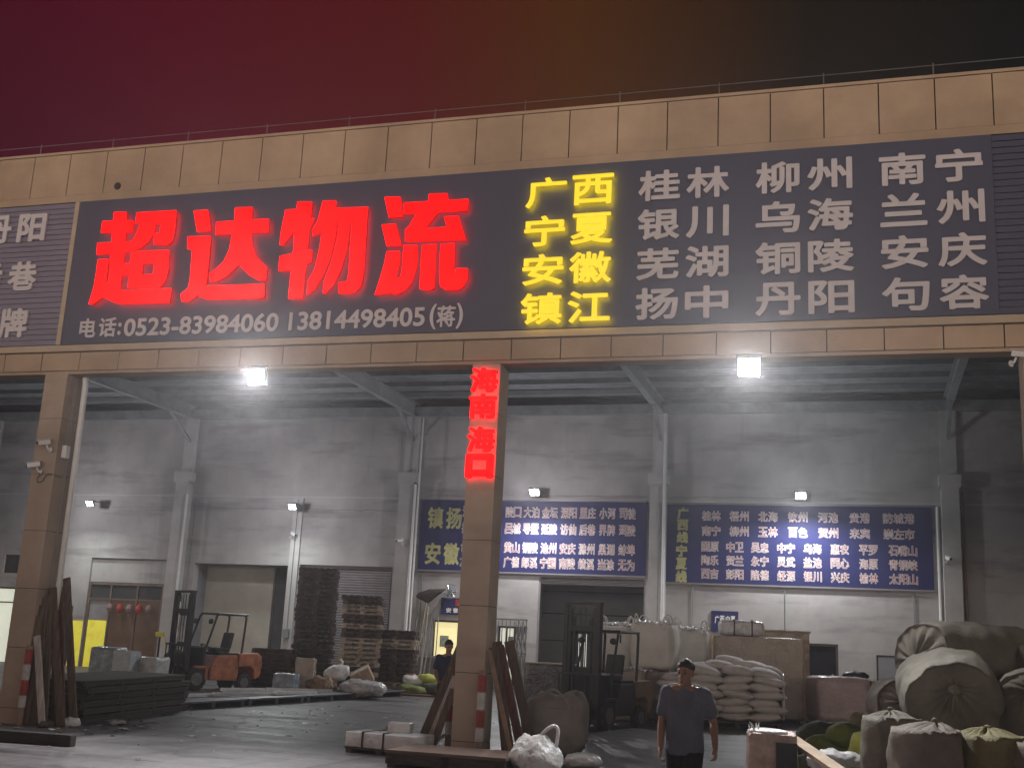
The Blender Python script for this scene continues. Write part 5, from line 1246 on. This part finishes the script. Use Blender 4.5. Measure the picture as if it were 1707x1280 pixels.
# ---- litter on the floor
m = MB(); rnd = random.Random(21)
for k in range(620):
    x, y = (rnd.gauss(2.4, .8), rnd.gauss(.3, .7)) if k < 120 else (rnd.gauss(1.5, 2.5), rnd.gauss(4, 2.2)) if k < 300 else (rnd.uniform(-4, 17), rnd.uniform(-9, 14))
    s_ = rnd.uniform(.012, .05) * (1.6 if k < 120 else 1); a = rnd.uniform(0, 6.3); z = gz(y) + .006
    pts = [(x + s_ * math.cos(a + q * 1.57 + rnd.uniform(-.4, .4)) * (1 + q % 2), y + s_ * math.sin(a + q * 1.57), z + rnd.uniform(0, .025)) for q in range(4)]
    m.add(pts, [(0, 1, 2), (0, 2, 3)], 0 if rnd.random() < .35 else 1)
o = m.build('litter', [M_plast, M_plank], kind='stuff'); tag(o, 'scraps of film and wood scattered over the floor', 'litter')
for k, (x, y, s_) in enumerate(((2.35, .25, (.35, .25, .14)), (2.75, 1.05, (.3, .2, .10)), (2.15, -.15, (.45, .2, .10)))):
    m = MB(); m.blob((0, 0, s_[2] / 2), s_, .8, .8, 30, 14, None, ((.05, 7), (.03, 16)), seed=k + 60); tag(m.build('crumpled_bag', (M_plast, M_film, M_darkwood)[k], smooth=True), ('crumpled white scrap at the foot of the leaning planks, left', 'glassy crumpled film in front of the dark platform stack', 'dark crumpled rag at the foot of the pale leaning board')[k], 'scrap', None, (x, y, gz(y)), (0, 0, k))

# ---- people: one continuous skin each, clothes and hair as children
M_skin = mat('skin', (.34, .19, .135), .5, .1, 8)
M_hair = mat('black_hair', (.012, .010, .010), .55, .2, 20)
M_shirt = mat('dark_navy_polo', (.135, .15, .20), .85, .15, 6, bump=.15, bscale=60)
M_trous = mat('black_trousers', (.016, .015, .017), .85, .2, 6)
M_shoe = mat('dark_shoe', (.03, .025, .025), .5)
M_pipe = mat('pale_piping', (.55, .53, .52), .7)
def capsule(m, a, b, ra, rb, n=14, sq=(1, 1)):
    a, b = Vector(a), Vector(b); d = (b - a); L = d.length; d = d.normalized()
    pts = []; rad = []
    for k in range(5): th = PI / 2 * k / 5; pts.append(a - d * ra * math.cos(th)); rad.append(max(.001, ra * math.sin(th)))
    for k in range(5): t = k / 4; pts.append(a.lerp(b, t)); rad.append(ra + (rb - ra) * t)
    for k in range(1, 6): th = PI / 2 * k / 5; pts.append(b + d * rb * math.sin(th)); rad.append(max(.001, rb * math.cos(th)))
    m.tube(pts, 0, n, radii=rad)
def skin_mesh(m, name, mate, parent, voxel, smooth=2):
    o = m.build(name + '_raw', mate)
    md = o.modifiers.new('r', 'REMESH'); md.mode = 'VOXEL'; md.voxel_size = voxel; md.use_smooth_shade = True
    dg = bpy.context.evaluated_depsgraph_get(); dg.update()
    me = bpy.data.meshes.new_from_object(o.evaluated_get(dg)); me.name = name
    bpy.data.objects.remove(o)
    bm = bmesh.new(); bm.from_mesh(me)
    for _ in range(smooth): bmesh.ops.smooth_vert(bm, verts=bm.verts, factor=.5, use_axis_x=True, use_axis_y=True, use_axis_z=True)
    bm.to_mesh(me); bm.free()
    me.polygons.foreach_set('use_smooth', [True] * len(me.polygons)); me.materials.clear(); me.materials.append(mate)
    q = bpy.data.objects.new(name, me); COL.objects.link(q); q.parent = parent
    return q
def hand(m, w, d, s_, pinch=.25):
    """palm, four unequal curled fingers and a thumb; d = forearm direction, s_ = side the thumb is on"""
    d = Vector(d).normalized(); side = Vector((0, -1, 0)); side = (side - d * side.dot(d)).normalized(); pal = d.cross(side) * s_
    w = Vector(w); e = w + d * .085
    for k in range(4):
        o = side * (.030 - .020 * k); capsule(m, w + o * .6, e + o, .014, .011, 8)
    for k, L in enumerate((.068, .078, .072, .056)):
        b = e + side * (.030 - .020 * k); c = pinch + .10 * k
        p1 = b + (d * math.cos(c) + pal * math.sin(c)) * L * .45; p2 = p1 + (d * math.cos(c * 2.4) + pal * math.sin(c * 2.4)) * L * .32; p3 = p2 + (d * math.cos(c * 3.4) + pal * math.sin(c * 3.4)) * L * .26
        capsule(m, b, p1, .0095, .009, 8); capsule(m, p1, p2, .009, .0085, 8); capsule(m, p2, p3, .0085, .0075, 8)
    t0 = w + d * .025 + side * .028; t1 = t0 + d * .035 + side * .022 + pal * .012; t2 = t1 + d * .032 + side * .004 + pal * .010
    capsule(m, t0, t1, .013, .011, 8); capsule(m, t1, t2, .011, .009, 8)
def person(label, loc, rz, J, shirt, head_turn=0.0, head_tilt=0.0, piping=True, scale=1.0):
    t = thing('person', label, 'person', loc, rz); t.scale = (scale,) * 3
    m = MB()
    H = Vector(J['head']); HR = Euler((head_tilt, 0, head_turn)).to_matrix()
    def hp(v): return H + HR @ Vector(v)
    # head: skull, jaw, nose, ears, brow, chin
    m.blob(hp((0, .012, .03)), (.150, .190, .190), 1, 1, 24, 16, HR); m.blob(hp((0, -.018, -.045)), (.112, .135, .155), 1, 1, 20, 14, HR)
    capsule(m, hp((0, -.088, .012)), hp((0, -.103, -.028)), .010, .016, 10); capsule(m, hp((-.032, -.078, .03)), hp((.032, -.078, .03)), .012, .012, 8)
    capsule(m, hp((-.018, -.078, -.068)), hp((.018, -.078, -.068)), .011, .011, 8); capsule(m, hp((-.014, -.072, -.105)), hp((.014, -.072, -.105)), .016, .016, 8)
    for s_ in (-1, 1): m.blob(hp((s_ * .077, .015, -.005)), (.022, .04, .065), 1, 1, 10, 8, HR)
    capsule(m, J['neck'], hp((0, .015, -.07)), .056, .052)
    # trunk
    P, C_ = Vector(J['pelvis']), Vector(J['chest'])
    for a, b, ra, rb in ((P + Vector((-.06, 0, -.02)), P + Vector((-.055, 0, .16)), .10, .10), (P + Vector((.06, 0, -.02)), P + Vector((.055, 0, .16)), .10, .10),
                         (P + Vector((-.055, 0, .16)), C_ + Vector((-.075, 0, .05)), .10, .105), (P + Vector((.055, 0, .16)), C_ + Vector((.075, 0, .05)), .10, .105),
                         (C_ + Vector((-.08, 0, .07)), Vector(J['shL']), .09, .06), (C_ + Vector((.08, 0, .07)), Vector(J['shR']), .09, .06), (C_ + Vector((0, 0, .1)), Vector(J['neck']), .09, .058)): capsule(m, a, b, ra, rb)
    capsule(m, J['shL'], J['neck'], .052, .05); capsule(m, J['shR'], J['neck'], .052, .05)
    for s_, S in ((-1, 'L'), (1, 'R')):
        sh, el, wr = Vector(J['sh' + S]), Vector(J['el' + S]), Vector(J['wr' + S])
        capsule(m, sh, el, .052, .038); capsule(m, el, el.lerp(wr, .3), .038, .040); capsule(m, el.lerp(wr, .3), wr, .040, .026)
        hand(m, wr, wr - el + Vector((0, -.02, 0)), s_, J.get('pinch', .25))
        hi, kn, an = Vector(J['hi' + S]), Vector(J['kn' + S]), Vector(J['an' + S])
        capsule(m, hi, kn, .085, .055); capsule(m, kn, kn.lerp(an, .35), .052, .055); capsule(m, kn.lerp(an, .35), an, .055, .036)
        capsule(m, an + Vector((0, .03, -.04)), an + Vector((0, -.15, -.055)), .036, .03)
    skin_mesh(m, 'body', M_skin, t, .0075)
    # hair
    m = MB(); m.blob(hp((0, .022, .048)), (.168, .205, .185), 1, 1, 28, 18, HR, ((.008, 18), (.005, 40)), seed=1, fn=lambda q, p: Vector((q.x, q.y + (.028 if q.z < .0 and q.y < 0 else 0) + max(0, -q.y - .02) * max(0, .03 - q.z) * 6, max(q.z, (-.05 if q.y > 0 else -.052 + .018 * noise.noise(Vector((q.x * 60, 0, 1))))))))
    for s_ in (-1, 1): m.blob(hp((s_ * .032, -.089, .037)), (.034, .009, .006), 1, 1, 10, 6, HR)
    m.build('hair', M_hair, t, smooth=True)
    for s_ in (-1, 1): MB().blob(hp((s_ * .032, -.083, .012)), (.026, .016, .013), 1, 1, 10, 8, HR).build('eye', M_hair, t, smooth=True)
    MB().blob(hp((0, -.091, -.066)), (.044, .010, .007), 1, 1, 10, 6, HR).build('mouth', mat('lips', (.20, .08, .07), .5), t, smooth=True)
    # shirt
    m = MB()
    g = .014
    capsule(m, P + Vector((0, -.006, -.03)), C_ + Vector((0, 0, .05)), .120, .116)
    for a, b, ra, rb in ((P + Vector((-.068, 0, -.03)), P + Vector((-.062, 0, .16)), .108 + g, .104 + g), (P + Vector((.068, 0, -.03)), P + Vector((.062, 0, .16)), .108 + g, .104 + g),
                         (P + Vector((-.058, 0, .16)), C_ + Vector((-.078, 0, .05)), .104 + g, .106 + g), (P + Vector((.058, 0, .16)), C_ + Vector((.078, 0, .05)), .104 + g, .106 + g),
                         (C_ + Vector((-.08, 0, .07)), Vector(J['shL']), .09 + g, .062 + g), (C_ + Vector((.08, 0, .07)), Vector(J['shR']), .09 + g, .062 + g), (C_ + Vector((0, 0, .1)), Vector(J['neck']) - Vector((0, 0, .04)), .09 + g, .06 + g)): capsule(m, a, b, ra, rb)
    for S in 'LR':
        sh, el = Vector(J['sh' + S]), Vector(J['el' + S]); capsule(m, sh, sh.lerp(el, .62), .054 + g, .058 + g)
        capsule(m, sh, Vector(J['neck']) - Vector((0, 0, .035)), .054 + g, .05)
    s_o = skin_mesh(m, 'shirt', shirt, t, .011, 3)
    me = s_o.data   # cloth folds
    for v in me.vertices: v.co.z = max(v.co.z, P.z - .085)
    for v in me.vertices:
        c = v.co; v.co = c + v.normal * (.007 * noise.noise(Vector((c.x * 9, c.y * 9, c.z * 5))) + .005 * noise.noise(Vector((c.x * 20 + c.z * 14, c.y * 20, c.z * 9))))
    if piping:
        N = Vector(J['neck'])
        m = MB(); m.tube([N + Vector((.068 * math.cos(a * PI / 10), .01 + .062 * math.sin(a * PI / 10), -.005 - .018 * (math.sin(a * PI / 10) < 0))) for a in range(21)], .013, 8, caps=False); m.build('collar', shirt, t, smooth=True)
        for S in 'LR':
            sh = Vector(J['sh' + S]); m = MB(); mid = (sh + N) / 2
            m.tube([N + Vector((0, 0, .008)) + (sh - N) * .42 + Vector((0, 0, .052)), N + (sh - N) * .75 + Vector((0, -.005, .072)), sh + Vector((0, -.01, .070)), sh.lerp(Vector(J['el' + S]), .3) + (sh - N).normalized() * .066], .007, 6); m.build('piping', M_pipe, t, smooth=True)
    m = MB(); g = .013
    capsule(m, P + Vector((-.05, 0, .0)), P + Vector((.05, 0, .0)), .100, .100)
    for S in 'LR':
        hi, kn, an = Vector(J['hi' + S]), Vector(J['kn' + S]), Vector(J['an' + S])
        capsule(m, hi, kn, .092 + g, .066 + g); capsule(m, kn, an + Vector((0, 0, .02)), .066 + g, .055 + g)
    skin_mesh(m, 'trousers', M_trous, t, .013, 3)
    for S in 'LR':
        an = Vector(J['an' + S]); m = MB(); m.blob(an + Vector((0, -.07, -.048)), (.105, .29, .085), .8, .8, 20, 12); m.build('shoe', M_shoe, t, smooth=True)
    return t
J1 = dict(head=(0, -.02, 1.575), neck=(0, .01, 1.435), chest=(0, .015, 1.22), pelvis=(0, .01, .90), shL=(-.178, .015, 1.385), shR=(.178, .015, 1.385),
          elL=(-.225, .0, 1.105), elR=(.265, .09, 1.13), wrL=(-.215, -.10, .87), wrR=(.305, -.06, .90),
          hiL=(-.085, .01, .86), hiR=(.085, .01, .86), knL=(-.09, .06, .47), knR=(.09, -.13, .48), anL=(-.09, .22, .10), anR=(.09, -.20, .09), pinch=.32)
person('man in a dark polo shirt with pale shoulder piping, walking towards the yard', (14.27, -6.5, 0), -.02, J1, M_shirt, -.22, .10)
J2 = dict(J1); J2.update(head=(0, -.01, 1.60), knL=(-.09, .0, .47), knR=(.09, -.02, .48), anL=(-.10, .03, .09), anR=(.10, .0, .09), elL=(-.24, .02, 1.12), elR=(.24, .02, 1.12), wrL=(-.22, -.16, 1.0), wrR=(.22, -.16, 1.0))
person('man in a dark blue top standing behind the middle column by the office window', (8.10, 4.0, gz(4.0)), .5, J2, mat('dark_blue_top', (.025, .03, .075), .85, .15, 6), .1, .25, False, 1.02)

# ---- night air: thin smog that the lamps light up
hz = bpy.data.materials.new('night_haze'); hz.use_nodes = True
ht = hz.node_tree; ht.nodes.clear()
ho = ht.nodes.new('ShaderNodeOutputMaterial'); hv = ht.nodes.new('ShaderNodeVolumePrincipled')
hv.inputs['Color'].default_value = (.80, .78, .82, 1); hv.inputs['Density'].default_value = HAZE; hv.inputs['Anisotropy'].default_value = .78
ht.links.new(hv.outputs[0], ho.inputs['Volume'])
hb = MB().bb(-151, 151, -151, 61, -1.2, 11.9).build('haze', hz, kind='stuff')
tag(hb, 'thin grey night haze lit by the lamps over the yard', 'haze')
